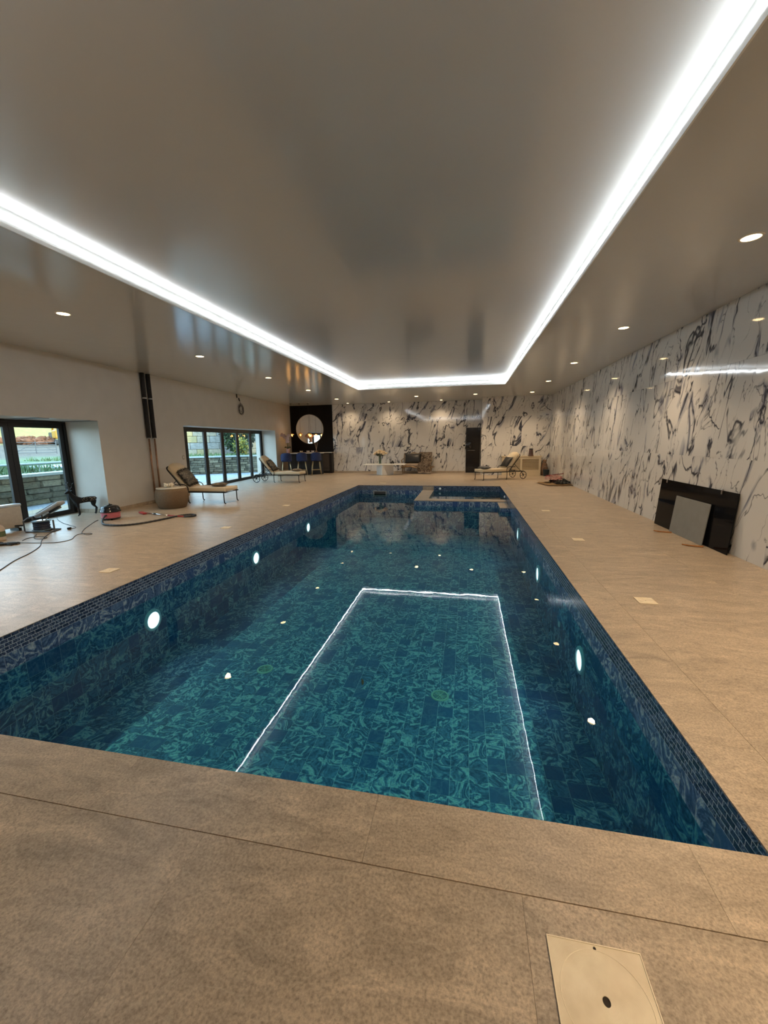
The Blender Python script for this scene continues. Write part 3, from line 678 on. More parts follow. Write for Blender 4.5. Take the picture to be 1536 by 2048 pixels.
# ------------------------------------------------------------------ outside: terrace, stone walls, bank, hillside
M_PATIO = mat('patio_paving', (0.30, 0.33, 0.36), 0.7, var=0.12, scale=4)
bm = B(); bx(bm, -16, lx(0)-0.55, -6, 26, -0.2, -0.012)
pat = struct('floor_terrace', bm, M_PATIO)
M_RUB = mat('rubble_stone', (0.12, 0.11, 0.075), 0.85, var=0.5, scale=6, bump=0.5)
M_RUB2 = mat('rubble_stone_pale', (0.22, 0.195, 0.13), 0.85, var=0.45, scale=6, bump=0.5)
M_CORE = mat('wall_core', (0.05, 0.05, 0.04), 0.9)
M_COP = mat('pale_coping', (0.36, 0.40, 0.38), 0.6, var=0.08)
rng = random.Random(3)
def rubble_wall(name, label, p0, p1, h, course, lmin, lmax, th=0.4):
    p0 = Vector((*p0, -0.012)); p1 = Vector((*p1, -0.012)); d = p1-p0; L = d.length; u = d/L; n = Vector((u.y, -u.x, 0))
    ang = math.atan2(u.y, u.x)
    t = thing(name, label, 'stone wall', p0, ang)
    b = B(); bx(b, 0, L, 0.05, th, 0, h-0.02); obj('core', b, M_CORE, t)
    b = B(); bx(b, -0.05, L+0.05, -0.05, th+0.03, h, h+0.07); obj('coping', b, M_COP, t)
    meshes = []
    for k in range(6):
        bb = B(); vs = box(bb, (0.5, 0.11, 0.5), (0.98, 0.2, 0.9)); bevel(bb, 0.05, 1)
        for v in bb.verts: v.co += Vector((rng.uniform(-.03, .03), rng.uniform(-.03, .03), rng.uniform(-.05, .05)))
        meshes.append(mesh_of('wall_stone', bb, M_RUB2 if k % 3 == 0 else M_RUB))
    z = 0.0
    while z < h-0.03:
        ch = min(course*rng.uniform(0.8, 1.25), h-z); x = 0.0
        while x < L-0.02:
            w = min(rng.uniform(lmin, lmax), L-x)
            inst('wall_stone', rng.choice(meshes), t, (x, rng.uniform(-0.04, 0.01), z), scale=(w, 1, ch)); x += w
        z += ch
# faces look towards the house (+X): run each wall in +Y, its front on the right-hand side
rubble_wall('terrace_wall', 'low grey stone terrace wall outside the sliding door', (-11.0, 5.2), (-11.35, 11.6), 0.76, 0.15, 0.35, 0.8)
rubble_wall('terrace_wall', 'low rubble stone terrace wall outside the folding doors', (-15.6, 16.8), (-9.9, 20.7), 0.84, 0.11, 0.25, 0.6)
# hillside ground
def hill_mat():
    mt, n, l, b = nmat('hillside'); b.inputs['Roughness'].default_value = 0.9
    tc = n.new('ShaderNodeTexCoord'); sx = n.new('ShaderNodeSeparateXYZ'); l.new(tc.outputs['Object'], sx.inputs[0])
    q = n.new('ShaderNodeTexNoise'); q.inputs['Scale'].default_value = 0.35; q.inputs['Detail'].default_value = 8; l.new(tc.outputs['Object'], q.inputs['Vector'])
    xx = math_node(n, l, 'ADD', math_node(n, l, 'MULTIPLY', sx.outputs[0], -1.0), math_node(n, l, 'MULTIPLY', q.outputs[0], 5.0))
    f = math_node(n, l, 'DIVIDE', xx, 90.0)
    c = ramp(n, l, f, [(0.14, (0.05, 0.095, 0.035)), (0.30, (0.06, 0.105, 0.04)), (0.34, (0.07, 0.054, 0.036)), (0.53, (0.075, 0.056, 0.034)), (0.56, (0.24, 0.19, 0.03)), (0.9, (0.25, 0.205, 0.035))])
    q2 = n.new('ShaderNodeTexNoise'); q2.inputs['Scale'].default_value = 3.0; q2.inputs['Detail'].default_value = 6; l.new(tc.outputs['Object'], q2.inputs['Vector'])
    c2 = ramp(n, l, q2.outputs[0], [(0.3, (0.6,)*3), (0.7, (1.35,)*3)]); mx = n.new('ShaderNodeMix'); mx.data_type = 'RGBA'; mx.blend_type = 'MULTIPLY'; mx.inputs['Factor'].default_value = 1
    l.new(c, mx.inputs['A']); l.new(c2, mx.inputs['B']); l.new(mx.outputs['Result'], b.inputs['Base Color']); return mt
prof = [(-11.0, 0.70), (-13, 0.78), (-17, 0.80), (-24, 0.80), (-34, 0.98), (-44, 1.5), (-50, 2.2), (-75, 6.5), (-112, 14.0)]
def hz(x, y):
    for (a, za), (c, zc) in zip(prof, prof[1:]):
        if c <= x <= a: return za + (zc-za)*(a-x)/(a-c)
    return prof[-1][1]
def terr_x0(y): return -11.45 if y <= 11.9 else (-16.0 if y <= 16.8 else min(-16.0+(y-16.8)*1.46, -11.3))
bm = B(); rows_ = []
ys = [-30, -10, 0, 4, 8, 11.9, 11.95, 14, 16.8, 18.0, 19.0, 20.0, 24, 30, 40, 60, 100]; xs_ = [0, 1.2, 3, 6, 12, 20, 26, 32, 38, 46, 60, 98]
for y in ys:
    r = []
    for j, dx in enumerate(xs_):
        x = terr_x0(y)-dx
        r.append(bm.verts.new((x, y, hz(x, y) + (rng.uniform(-.06, .06) if 0 < j < 6 else 0))))
    rows_.append(r)
for A, Bq in zip(rows_, rows_[1:]):
    for i in range(len(xs_)-1): bm.faces.new((A[i], A[i+1], Bq[i+1], Bq[i]))
hill = obj('hillside', bm, hill_mat(), None, True); tag(hill, 'green bank rising to a bare strip and a sunny yellow field', 'hill', kind='structure')
# grass tufts along the bank
bm = B()
for k in range(5200):
    if k % 2: y = rng.uniform(5, 11.8); x = terr_x0(y) - rng.uniform(0.05, 7.0)
    else: y = rng.uniform(16.9, 27); x = terr_x0(y) - rng.uniform(0.05, 7.0)
    if abs((x+20.6)*-0.587 + (y-21.6)*0.81) < 0.7: continue
    h = rng.uniform(0.06, 0.26); a = rng.uniform(0, PI); w = 0.035; z = hz(x, y)-0.02; dx, dy = w*math.cos(a), w*math.sin(a)
    lean = Vector((rng.uniform(-.1, .1), rng.uniform(-.1, .1), h))
    v0 = bm.verts.new((x-dx, y-dy, z)); v1 = bm.verts.new((x+dx, y+dy, z)); v2 = bm.verts.new(Vector((x, y, z))+lean); bm.faces.new((v0, v1, v2))
g = obj('grass', bm, mat('grass_blades', (0.085, 0.15, 0.06), 0.8, var=0.5, scale=1.5), None); tag(g, 'long green grass growing on the bank behind the terrace walls', 'grass', kind='stuff')
# block wall on the bank behind the folding doors
bw = thing('block_wall', 'high wall of large cream stone blocks on the bank', 'block wall', (-20.6, 21.6, 0.75), math.atan2(0.58, 0.80))
bcols = [mat('cream_block', (0.36, 0.31, 0.23), 0.85, var=0.25, scale=4, bump=0.4), mat('grey_block', (0.29, 0.285, 0.265), 0.85, var=0.25, scale=4, bump=0.4), mat('yellow_block', (0.38, 0.31, 0.16), 0.85, var=0.2, scale=4, bump=0.4)]
bms = []
for k in range(3):
    b = B(); box(b, (0, 0, 0), (1, 1, 1)); bevel(b, 0.03, 1); bms.append(mesh_of('stone_block', b, bcols[k]))
for j in range(6):
    x = -1.0 - (0.35 if j % 2 else 0)
    while x < 8.5:
        w = rng.uniform(0.65, 1.05); inst('stone_block', bms[rng.choice((0, 0, 1, 1, 2))], bw, (x+w/2, 0, 0.21+j*0.42), scale=(w-0.02, 0.5, 0.40)); x += w
b = B(); bx(b, -1.3, 9.2, 0.02, 0.2, 0, 2.5); obj('mortar_core', b, mat('mortar', (0.14, 0.13, 0.11), 0.9), bw)
# shrubs and trees
def foliage(name, label, cat, c, s, n, cols, leaf=0.12, seed=1, trunk=True):
    r = random.Random(seed); t = thing(name, label, cat, (c[0], c[1], c[2]))
    for ci, colr in enumerate(cols):
        b = B()
        for k in range(n//len(cols)):
            while True:
                p = Vector((r.uniform(-1, 1), r.uniform(-1, 1), r.uniform(-1, 1)))
                if 0.25 < p.length < 1: break
            p = Vector((p.x*s[0], p.y*s[1], p.z*s[2] + s[2]*1.05)); R = Quaternion((r.gauss(0, 1), r.gauss(0, 1), r.gauss(0, 1), r.gauss(0, 1))).normalized().to_matrix()
            q = leaf*r.uniform(0.6, 1.3)
            b.faces.new([b.verts.new(p + R @ Vector(w)*q) for w in ((-1, 0, 0), (0, -0.5, 0.1), (1, 0, 0), (0, 0.5, 0.1))])
        o = obj('foliage', b, colr, t); 
    b = B()
    for k in range(5):
        a = k*1.26; cyl(b, (0.05*math.cos(a), 0.05*math.sin(a), -0.05), (0.5*s[0]*math.cos(a), 0.5*s[1]*math.sin(a), s[2]*1.2), 0.04, 0.015, 6)
    obj('stems', b, mat('bark', (0.10, 0.07, 0.05), 0.9, var=0.3), t)
LG = mat('leaf_dark', (0.025, 0.045, 0.022), 0.6, var=0.4); LG2 = mat('leaf_blue_green', (0.055, 0.10, 0.085), 0.6, var=0.3); LY = mat('leaf_yellow', (0.27, 0.25, 0.035), 0.6, var=0.2); LM = mat('leaf_mid', (0.05, 0.09, 0.03), 0.6, var=0.4)
foliage('tree', 'dark evergreen tree overhanging the cream block wall', 'tree', (-14.3, 24.1, 0.8), (1.2, 1.1, 1.6), 2600, [LG, LG, LM], 0.13, 2)
foliage('shrub', 'yellow leaved shrub in front of the dark tree', 'shrub', (-13.2, 22.5, 0.75), (0.5, 0.5, 0.55), 700, [LY, LM], 0.08, 3)
foliage('tree', 'grey green tree at the right end of the terrace', 'tree', (-11.9, 23.9, 0.7), (1.1, 1.0, 1.6), 2200, [LG2, LG2, LG], 0.12, 4)
# pale rail, puddle, gate, spoil heap and digger on the slope
b = B(); tube(b, [(0, -6, 0), (0, 4.5, 0)], 0.035, 8)
rl = thing('handrail', 'pale metal handrail crossing the grass bank', 'handrail', (-12.6, 9.0, 1.02)); obj('rail', b, M_COP, rl)
b = B()
for k in range(4): cyl(b, (0, -5+k*3, 0), (0, -5+k*3, -0.26), 0.025, seg=8)
obj('posts', b, M_COP, rl)
b = B(); prism(b, [(1.4*math.cos(2*PI*k/18)*(1+.2*math.sin(3*k)), 0.9*math.sin(2*PI*k/18)) for k in range(18)], 0, 0.05)
sl = obj('concrete_slab', b, mat('wet_concrete', (0.30, 0.36, 0.40), 0.35, var=0.1), None, loc=(-13.7, 11.9, 0.80)); tag(sl, 'pale wet concrete slab on the bank behind the terrace wall', 'slab')
gt = thing('field_gate', 'galvanised metal field gate standing on the bare earth', 'gate', (-31.5, 25.0, hz(-31.5, 25)), math.radians(52)); gt.scale = (0.75, 0.75, 0.75)
gm = mat('galvanised', (0.10, 0.105, 0.11), 0.5, 0.4)
for k in range(5): b = B(); cyl(b, (-1.6, 0, 0.15+k*0.25), (1.6, 0, 0.15+k*0.25), 0.025, seg=8); obj('bar', b, gm, gt)
for x in (-1.6, 0, 1.6): b = B(); cyl(b, (x, 0, 0), (x, 0, 1.25), 0.04, seg=8); obj('post', b, gm, gt)
b = B(); cyl(b, (-1.6, 0.02, 0.15), (0, 0.02, 1.15), 0.02, seg=8); cyl(b, (1.6, 0.02, 0.15), (0, 0.02, 1.15), 0.02, seg=8); obj('brace', b, gm, gt)
hp = thing('spoil_heap', 'heap of red brown earth and brush on the hillside', 'heap', (-46, 36.4, hz(-46, 36)))
b = B()
for k in range(46): ball(b, (rng.gauss(0, .8), max(-2.6, min(2.0, rng.gauss(0, 1.4))), rng.uniform(0.0, 0.45)), (rng.uniform(.3, .6), rng.uniform(.3, .7), rng.uniform(.2, .5)), 7)
for v in b.verts: v.co += Vector((rng.uniform(-.15, .15),)*3)
obj('mound', b, mat('red_earth', (0.17, 0.07, 0.035), 0.9, var=0.5, scale=2), hp)
dg = thing('digger', 'yellow excavator parked beside the earth heap on the hillside', 'excavator', (-45, 38.9, hz(-45, 39)), math.radians(150))
YM = mat('machine_yellow', (0.45, 0.20, 0.012), 0.4, var=0.08); DK = mat('machine_dark', (0.03, 0.03, 0.03), 0.6)
for s in (-1, 1):
    b = B(); box(b, (0, s*0.75, 0.3), (2.6, 0.42, 0.6)); bevel(b, 0.2, 2); obj('track', b, DK, dg)
b = B(); box(b, (-0.5, 0.25, 1.15), (1.9, 1.3, 0.95)); bevel(b, 0.12, 2); obj('body', b, YM, dg)
b = B(); box(b, (0.55, -0.45, 1.5), (1.0, 0.8, 1.6)); bevel(b, 0.08, 2); cb = obj('cab', b, YM, dg)
b = B(); box(b, (0.6, -0.45, 1.75), (0.93, 0.83, 0.8)); obj('window', b, DK, cb)
b = B(); cyl(b, (0.7, 0.25, 1.2), (2.4, 0.25, 2.9), 0.16, 0.12, 8); cyl(b, (2.4, 0.25, 2.9), (3.6, 0.25, 1.4), 0.12, 0.1, 8); obj('boom', b, YM, dg)
b = B(); prism(b, [(0, 0), (0.6, -0.1), (0.5, 0.5), (0.1, 0.55)], -0.35, 0.35); bmesh.ops.transform(b, matrix=Matrix.Translation((3.3, 0.25, 0.9)) @ Matrix.Rotation(PI/2, 4, 'X'), verts=b.verts); obj('bucket', b, DK, dg)

# ------------------------------------------------------------------ sun loungers
M_CUSH = mat('cream_cushion', (0.62, 0.50, 0.33), 0.8, var=0.06, scale=60, bump=0.05, sheen=0.3)
M_PIPE = mat('cushion_piping', (0.72, 0.62, 0.46), 0.7)
def rounded_box(b, c, s, r, seg=2, rot=None):
    t = B(); box(t, (0, 0, 0), s); bevel(t, r, seg)
    M = Matrix.Translation(c) @ (rot or Matrix.Identity(4)); bmesh.ops.transform(t, matrix=M, verts=t.verts)
    me = bpy.data.meshes.new('tmp'); t.to_mesh(me); t.free(); b.from_mesh(me); bpy.data.meshes.remove(me)
def make_lounger(label, loc, rotz):
    # local x: 0 at the foot end, towards the head; y across
    t = thing('sun_lounger', label, 'sun lounger', loc, rotz, 'black framed sun loungers')
    w = 0.30; zs = 0.30
    b = B(); tube(b, [(0.0, -w, zs), (1.85, -w, zs), (1.85, w, zs), (0.0, w, zs)], 0.017, 8, True)
    for x in (0.3, 0.6, 0.9, 1.2): cyl(b, (x, -w, zs), (x, w, zs), 0.009, seg=6)
    obj('frame', b, M_BLACKM, t)
    for x in (0.05, 1.08):
        for s in (-1, 1):
            b = B(); tube(b, smooth_path([(x, s*w, zs), (x, s*w, 0.15), (x-0.005, s*w, 0.04), (x-0.03, s*w, 0.012)], 5), 0.013, 8); ball(b, (x-0.035, s*w, 0.014), 0.014, 8); obj('leg', b, M_BLACKM, t, True)
    ang = math.radians(50); hx = 1.16; L = 0.78
    for s in (-1, 1):
        b = B(); tube(b, smooth_path([(1.08, s*w, zs), (1.06, s*(w+.02), 0.42), (1.16, s*(w+.03), 0.50), (1.34, s*(w+.02), 0.485), (1.45, s*w, 0.50)], 6), 0.012, 8); obj('armrest', b, M_BLACKM, t, True)
    # back frame
    bx_, bz_ = hx+L*math.cos(ang), 0.34+L*math.sin(ang)
    b = B(); tube(b, smooth_path([(hx, -w, zs), (hx+0.5*L*math.cos(ang), -w, 0.32+0.5*L*math.sin(ang)), (bx_-0.03, -w, bz_-0.05), (bx_+0.01, -0.2, bz_+0.02), (bx_+0.02, 0, bz_+0.035), (bx_+0.01, 0.2, bz_+0.02), (bx_-0.03, w, bz_-0.05), (hx+0.5*L*math.cos(ang), w, 0.32+0.5*L*math.sin(ang)), (hx, w, zs)], 6), 0.015, 8)
    for s in (-1, 1): cyl(b, (hx+0.48*L*math.cos(ang), s*w*0.95, 0.31+0.48*L*math.sin(ang)), (1.80, s*w*0.95, zs-0.06), 0.010, seg=6); 
    obj('back_frame', b, M_BLACKM, t, True)
    for s in (-1, 1):
        b = B(); yw = s*(w+0.035); tube(b, [(1.80+0.142*math.cos(2*PI*k/28), yw, 0.155+0.142*math.sin(2*PI*k/28)) for k in range(28)], 0.013, 6, True)
        for k in range(6): a = k*PI/3+0.2; cyl(b, (1.80, yw, 0.155), (1.80+0.14*math.cos(a), yw, 0.155+0.14*math.sin(a)), 0.007, seg=6)
        cyl(b, (1.80, yw-0.02, 0.155), (1.80, yw+0.02, 0.155), 0.025, seg=12); cyl(b, (1.80, yw, 0.155), (1.80, s*w*0.95, zs-0.06), 0.010, seg=6)
        obj('wheel', b, M_BLACKM, t)
    # cushion: seat and back pads
    b = B(); rounded_box(b, (0.58, 0, 0.365), (1.16, 0.60, 0.10), 0.022, 3); seat = obj('seat_cushion', b, M_CUSH, t, True)
    b = B(); 
    for z in (0.318, 0.411): tube(b, [(0.012, -0.288, z), (1.14, -0.288, z), (1.14, 0.288, z), (0.012, 0.288, z)], 0.006, 6, True)
    obj('piping', b, M_PIPE, seat)
    R = Matrix.Translation((hx, 0, 0.385)) @ Matrix.Rotation(-ang, 4, 'Y')
    b = B(); n = 20; top = []
    for k in range(n+1):       # rounded head end
        a = -PI/2+PI*k/n; top.append((L-0.17+0.20*math.cos(a), 0.295*(abs(math.sin(a))**0.7)*(1 if math.sin(a) > 0 else -1)))
    poly = [(0.0, -0.295)] + top + [(0.0, 0.295)]
    prism(b, poly, -0.035, 0.06); bmesh.ops.bevel(b, geom=[e for e in b.edges if abs(e.verts[0].co.z-e.verts[1].co.z) < 1e-6], offset=0.02, segments=2, affect='EDGES')
    bmesh.ops.transform(b, matrix=R, verts=b.verts); obj('back_cushion', b, M_CUSH, t, True)
    return t
make_lounger('cream cushioned lounger beside the wicker drum, nearest of the three', (-6.03, 9.64, 0), PI)
make_lounger('cream cushioned lounger standing between folding doors and bar stools', (-6.22, 14.93, 0), PI+0.0)
make_lounger('cream cushioned lounger on the far right before the louvred cabinet', (0.49, 16.00, 0), math.radians(30))

# cushions
def cushion_mesh(w, h, t, spikes=0, seed=0, spike_len=0.05):
    r = random.Random(seed); b = B(); n = 12; G_ = {}
    for side in (1, -1):
        for i in range(n+1):
            for j in range(n+1):
                u, v = -1+2*i/n, -1+2*j/n
                if side == -1 and (abs(u) == 1 or abs(v) == 1): G_[(side, i, j)] = G_[(1, i, j)]; continue
                k = 1-0.08*(1-abs(u))*0 ; px = u*w/2*(1-0.07*(1-v*v)); py = v*h/2*(1-0.07*(1-u*u))
                z = side*t/2*((1-u*u)*(1-v*v))**0.42
                G_[(side, i, j)] = b.verts.new((px, py, z))
    for side in (1, -1):
        for i in range(n):
            for j in range(n):
                f = [G_[(side, i, j)], G_[(side, i+1, j)], G_[(side, i+1, j+1)], G_[(side, i, j+1)]]
                b.faces.new(f if side == 1 else f[::-1])
    return b
def fringe(w, h, n, ln, seed):
    r = random.Random(seed); b = B()
    for k in range(n):
        e = r.randrange(4); u = r.uniform(-1, 1)
        p = Vector(((u*w/2, -h/2, 0), (u*w/2, h/2, 0), (-w/2, u*h/2, 0), (w/2, u*h/2, 0))[e]); d = Vector(((0, -1, 0), (0, 1, 0), (-1, 0, 0), (1, 0, 0))[e])
        d = (d + Vector((r.uniform(-.6, .6), r.uniform(-.6, .6), r.uniform(-.6, .6)))).normalized()*ln*r.uniform(.5, 1.2); q = Vector((d.y, -d.x, 0)).normalized()*0.012; base = p*0.94
        b.faces.new([b.verts.new(base-q), b.verts.new(base+q), b.verts.new(base+d)])
    return b
def place_cushion(label, size, M, material, fr=0, seed=1, tm=None):
    o = obj('cushion', cushion_mesh(*size), material, None, True); o.matrix_world = M; tag(o, label, 'cushion')
    if fr:
        obj('fringe', fringe(size[0], size[1], fr, 0.06, seed), tm or material, o)
    return o
def seq_mat(name, a, bcol, sc):
    mt, n, l, bs = nmat(name); tc = n.new('ShaderNodeTexCoord'); q = n.new('ShaderNodeTexNoise'); q.inputs['Scale'].default_value = sc; q.inputs['Detail'].default_value = 7; q.inputs['Distortion'].default_value = 2.0; l.new(tc.outputs['Object'], q.inputs['Vector'])
    l.new(ramp(n, l, q.outputs[0], [(0.45, a), (0.56, bcol), (0.62, a)]), bs.inputs['Base Color']); bs.inputs['Roughness'].default_value = 0.45; return mt
M_DC = seq_mat('dark_patterned_fabric', (0.018, 0.015, 0.012), (0.20, 0.17, 0.12), 9)
M_BR = seq_mat('bronze_satin', (0.10, 0.075, 0.05), (0.32, 0.26, 0.18), 6)
M_BK = mat('black_leather', (0.015, 0.014, 0.014), 0.35, var=0.2)
M_FUR = mat('dark_feather', (0.02, 0.017, 0.014), 0.8, var=0.4)
Ry = lambda a: Matrix.Rotation(a, 4, 'Y'); Rz = lambda a: Matrix.Rotation(a, 4, 'Z'); Rx = lambda a: Matrix.Rotation(a, 4, 'X'); T = lambda *a: Matrix.Translation(a)
def on_lounger(base, rot, x, y, z, ang=0, yaw=0): return T(*base) @ Rz(rot) @ T(x, y, z) @ Ry(-ang) @ Rz(yaw)
b1, b2, b3 = (-6.03, 9.64, 0), (-6.22, 14.93, 0), (0.49, 16.0, 0); r3 = math.radians(30)
place_cushion('dark feather trimmed cushion leaning on the nearest lounger back', (0.48, 0.48, 0.16), on_lounger(b1, PI, 1.24, 0.03, 0.67, math.radians(56), 0.15), M_DC, 320, 1, M_FUR)
place_cushion('bronze satin cushion lying flat on the nearest lounger foot end', (0.40, 0.30, 0.11), on_lounger(b1, PI, 0.38, -0.05, 0.470, 0, 0.35), M_BR)
place_cushion('dark feather trimmed cushion leaning on the middle lounger back', (0.46, 0.46, 0.16), on_lounger(b2, PI, 1.26, 0.02, 0.66, math.radians(56), 0.1), M_DC, 260, 2, M_FUR)
place_cushion('bronze satin cushion lying flat on the lounger by the bar', (0.40, 0.30, 0.11), on_lounger(b2, PI, 0.26, -0.03, 0.470, 0, 0.25), M_BR)
place_cushion('plain black cushion leaning on the far right lounger back', (0.48, 0.48, 0.14), on_lounger(b3, r3, 1.25, 0.0, 0.665, math.radians(54), 0), M_BK)
place_cushion('pewter grey bolster cushion on the far right lounger foot end', (0.36, 0.44, 0.12), on_lounger(b3, r3, 0.26, 0.0, 0.475, 0, 0.1), mat('pewter_satin', (0.10, 0.10, 0.10), 0.3, var=0.3, scale=8))

# wicker drum table with a cream flower cluster
dr = thing('drum_table', 'round brown wicker drum table beside the nearest lounger', 'side table', (-7.08, 8.70, 0))
b = B(); lathe(b, [(0.0, 0.0), (0.29, 0.0), (0.31, 0.02), (0.365, 0.16), (0.38, 0.28), (0.365, 0.40), (0.335, 0.48), (0.0, 0.48)], 36); obj('drum', b, mat('brown_wicker', (0.16, 0.10, 0.05), 0.7, var=0.25, scale=80, bump=0.5, bscale=90), dr, True)
b = B(); lathe(b, [(0.0, 0.481), (0.335, 0.481), (0.34, 0.488), (0.335, 0.496), (0.0, 0.496)], 36); obj('top', b, mat('frosted_top', (0.62, 0.56, 0.46), 0.3), dr, True)
fl_ = thing('shell_ornament', 'cream petal ornament lying on the wicker drum table', 'ornament', (-7.12, 8.68, 0.496))
for k in range(9):
    b = B(); a = k*2*PI/9; ball(b, (0.075*math.cos(a), 0.075*math.sin(a), 0.035+0.02*(k % 3)), (0.05, 0.028, 0.034), 8, Rz(a) @ Ry(-0.6)); obj('petal', b, mat('cream_petal', (0.72, 0.64, 0.50), 0.6), fl_, True)
b = B(); ball(b, (0, 0, 0.05), (0.05, 0.05, 0.05), 10); obj('core', b, mat('cream_petal', (0.72, 0.64, 0.50)), fl_, True)

# ------------------------------------------------------------------ deer statue
def skin_mesh(name, pts, edges, radii, material, parent, root=0, sub=2):
    me = bpy.data.meshes.new(name); me.from_pydata([tuple(p) for p in pts], edges, []); me.materials.append(material)
    o = bpy.data.objects.new(name, me); link(o, parent)
    sm_ = o.modifiers.new('skin', 'SKIN'); sm_.use_smooth_shade = True
    for i, r in enumerate(radii):
        sv = me.skin_vertices[0].data[i]; sv.radius = (r, r) if isinstance(r, (int, float)) else r; sv.use_root = (i == root)
    ss = o.modifiers.new('subdivision', 'SUBSURF'); ss.levels = sub; ss.render_levels = sub
    return o
def deer_mat():
    mt, n, l, b = nmat('deer_coat'); tc = n.new('ShaderNodeTexCoord'); vo = n.new('ShaderNodeTexVoronoi'); vo.inputs['Scale'].default_value = 34; l.new(tc.outputs['Object'], vo.inputs['Vector'])
    sx = n.new('ShaderNodeSeparateXYZ'); l.new(tc.outputs['Object'], sx.inputs[0])
    dot = math_node(n, l, 'LESS_THAN', vo.outputs['Distance'], 0.27)
    zm = math_node(n, l, 'GREATER_THAN', sx.outputs[2], 0.325); xm = math_node(n, l, 'LESS_THAN', sx.outputs[0], 0.14)
    f = math_node(n, l, 'MULTIPLY', math_node(n, l, 'MULTIPLY', dot, zm), xm)
    mx = n.new('ShaderNodeMix'); mx.data_type = 'RGBA'; mx.inputs['A'].default_value = (0.012, 0.012, 0.013, 1); mx.inputs['B'].default_value = (0.42, 0.36, 0.27, 1); l.new(f, mx.inputs['Factor']); l.new(mx.outputs['Result'], b.inputs['Base Color']); b.inputs['Roughness'].default_value = 0.5; b.inputs['Specular IOR Level'].default_value = 0.2; return mt
de = thing('deer_statue', 'black stag statue with cream spots standing by the sliding door', 'statue', (-8.33, 7.47, 0), math.radians(-104))
P = [(-0.16, 0, 0.365), (-0.06, 0, 0.345), (0.06, 0, 0.345), (0.15, 0, 0.365), (0.205, 0, 0.43), (0.245, 0, 0.50), (0.27, 0, 0.555), (0.31, 0, 0.548), (0.355, 0, 0.525), (-0.235, 0, 0.375), (-0.275, 0, 0.345),
     (0.155, 0.045, 0.29), (0.15, 0.05, 0.17), (0.155, 0.05, 0.05), (0.18, 0.05, 0.010), (0.15, -0.045, 0.29), (0.10, -0.05, 0.17), (0.075, -0.05, 0.05), (0.10, -0.05, 0.010),
     (-0.185, 0.05, 0.29), (-0.165, 0.055, 0.21), (-0.225, 0.055, 0.145), (-0.20, 0.055, 0.04), (-0.175, 0.055, 0.010), (-0.20, -0.05, 0.29), (-0.20, -0.055, 0.21), (-0.265, -0.055, 0.145), (-0.245, -0.055, 0.04), (-0.22, -0.055, 0.010)]
Ed = [(0, 1), (1, 2), (2, 3), (3, 4), (4, 5), (5, 6), (6, 7), (7, 8), (0, 9), (9, 10), (3, 11), (11, 12), (12, 13), (13, 14), (3, 15), (15, 16), (16, 17), (17, 18), (0, 19), (19, 20), (20, 21), (21, 22), (22, 23), (0, 24), (24, 25), (25, 26), (26, 27), (27, 28)]
Rr = [0.075, 0.066, 0.070, 0.080, 0.058, 0.042, 0.042, 0.034, 0.020, 0.028, 0.012, 0.036, 0.017, 0.011, 0.013, 0.034, 0.017, 0.011, 0.013, 0.045, 0.026, 0.015, 0.011, 0.013, 0.043, 0.026, 0.015, 0.011, 0.013]
M_DEER = deer_mat()
skin_mesh('body', P, Ed, Rr, M_DEER, de, 1)
for s in (-1, 1):
    b = B()
    main = smooth_path([(0.262, s*0.018, 0.585), (0.245, s*0.05, 0.64), (0.235, s*0.085, 0.70), (0.26, s*0.105, 0.775)], 5); tube(b, main, [0.010-0.006*i/(len(main)-1) for i in range(len(main))], 7)
    for (p, q) in (((0.25, s*0.045, 0.63), (0.315, s*0.055, 0.665)), ((0.238, s*0.075, 0.68), (0.295, s*0.10, 0.715)), ((0.240, s*0.09, 0.715), (0.205, s*0.115, 0.765))): cyl(b, p, q, 0.007, 0.002, 6)
    obj('antler', b, mat('antler_black', (0.02, 0.018, 0.016), 0.5), de, True)
    b = B(); ball(b, (0.255, s*0.062, 0.578), (0.014, 0.042, 0.020), 10, Rx(s*0.25)); obj('ear', b, M_DEER, de, True)
    b = B(); ball(b, (0.292, s*0.032, 0.563), 0.006, 8); obj('eye', b, mat('glass_eye', (0.005, 0.005, 0.005), 0.05), de, True)

# ------------------------------------------------------------------ canister vacuum cleaner
va = thing('vacuum_cleaner', 'pink canister vacuum cleaner with black dome and long hose', 'vacuum cleaner', (-7.31, 7.12, 0), math.radians(-70))
PK = mat('pink_plastic', (0.62, 0.16, 0.19), 0.35, var=0.05); BP = mat('black_gloss_plastic', (0.012, 0.012, 0.013), 0.15)
b = B(); lathe(b, [(0.0, 0.035), (0.165, 0.035), (0.172, 0.05), (0.178, 0.155), (0.178, 0.165), (0.0, 0.165)], 36); obj('tub', b, PK, va, True)
b = B(); lathe(b, [(0.0, 0.165), (0.194, 0.165), (0.196, 0.18), (0.184, 0.19), (0.176, 0.235), (0.155, 0.275), (0.11, 0.295), (0.0, 0.30)], 36); obj('dome_lid', b, BP, va, True)
b = B(); tube(b, smooth_path([(-0.11, 0, 0.285), (-0.06, 0, 0.305), (0.06, 0, 0.305), (0.11, 0, 0.285)], 5), 0.012, 8); cyl(b, (0, 0, 0.295), (0, 0, 0.335), 0.014, seg=10); obj('handle', b, BP, va, True)
b = B(); lathe(b, [(0.0, 0.018), (0.15, 0.018), (0.172, 0.026), (0.172, 0.045), (0.0, 0.045)], 30); obj('base', b, BP, va, True)
for a in (0.5, 2.6, 3.7, 5.8):
    b = B(); cyl(b, (0.15*math.cos(a), 0.15*math.sin(a)-0.01, 0.022), (0.15*math.cos(a), 0.15*math.sin(a)+0.01, 0.022), 0.022, seg=14); obj('castor', b, BP, va)
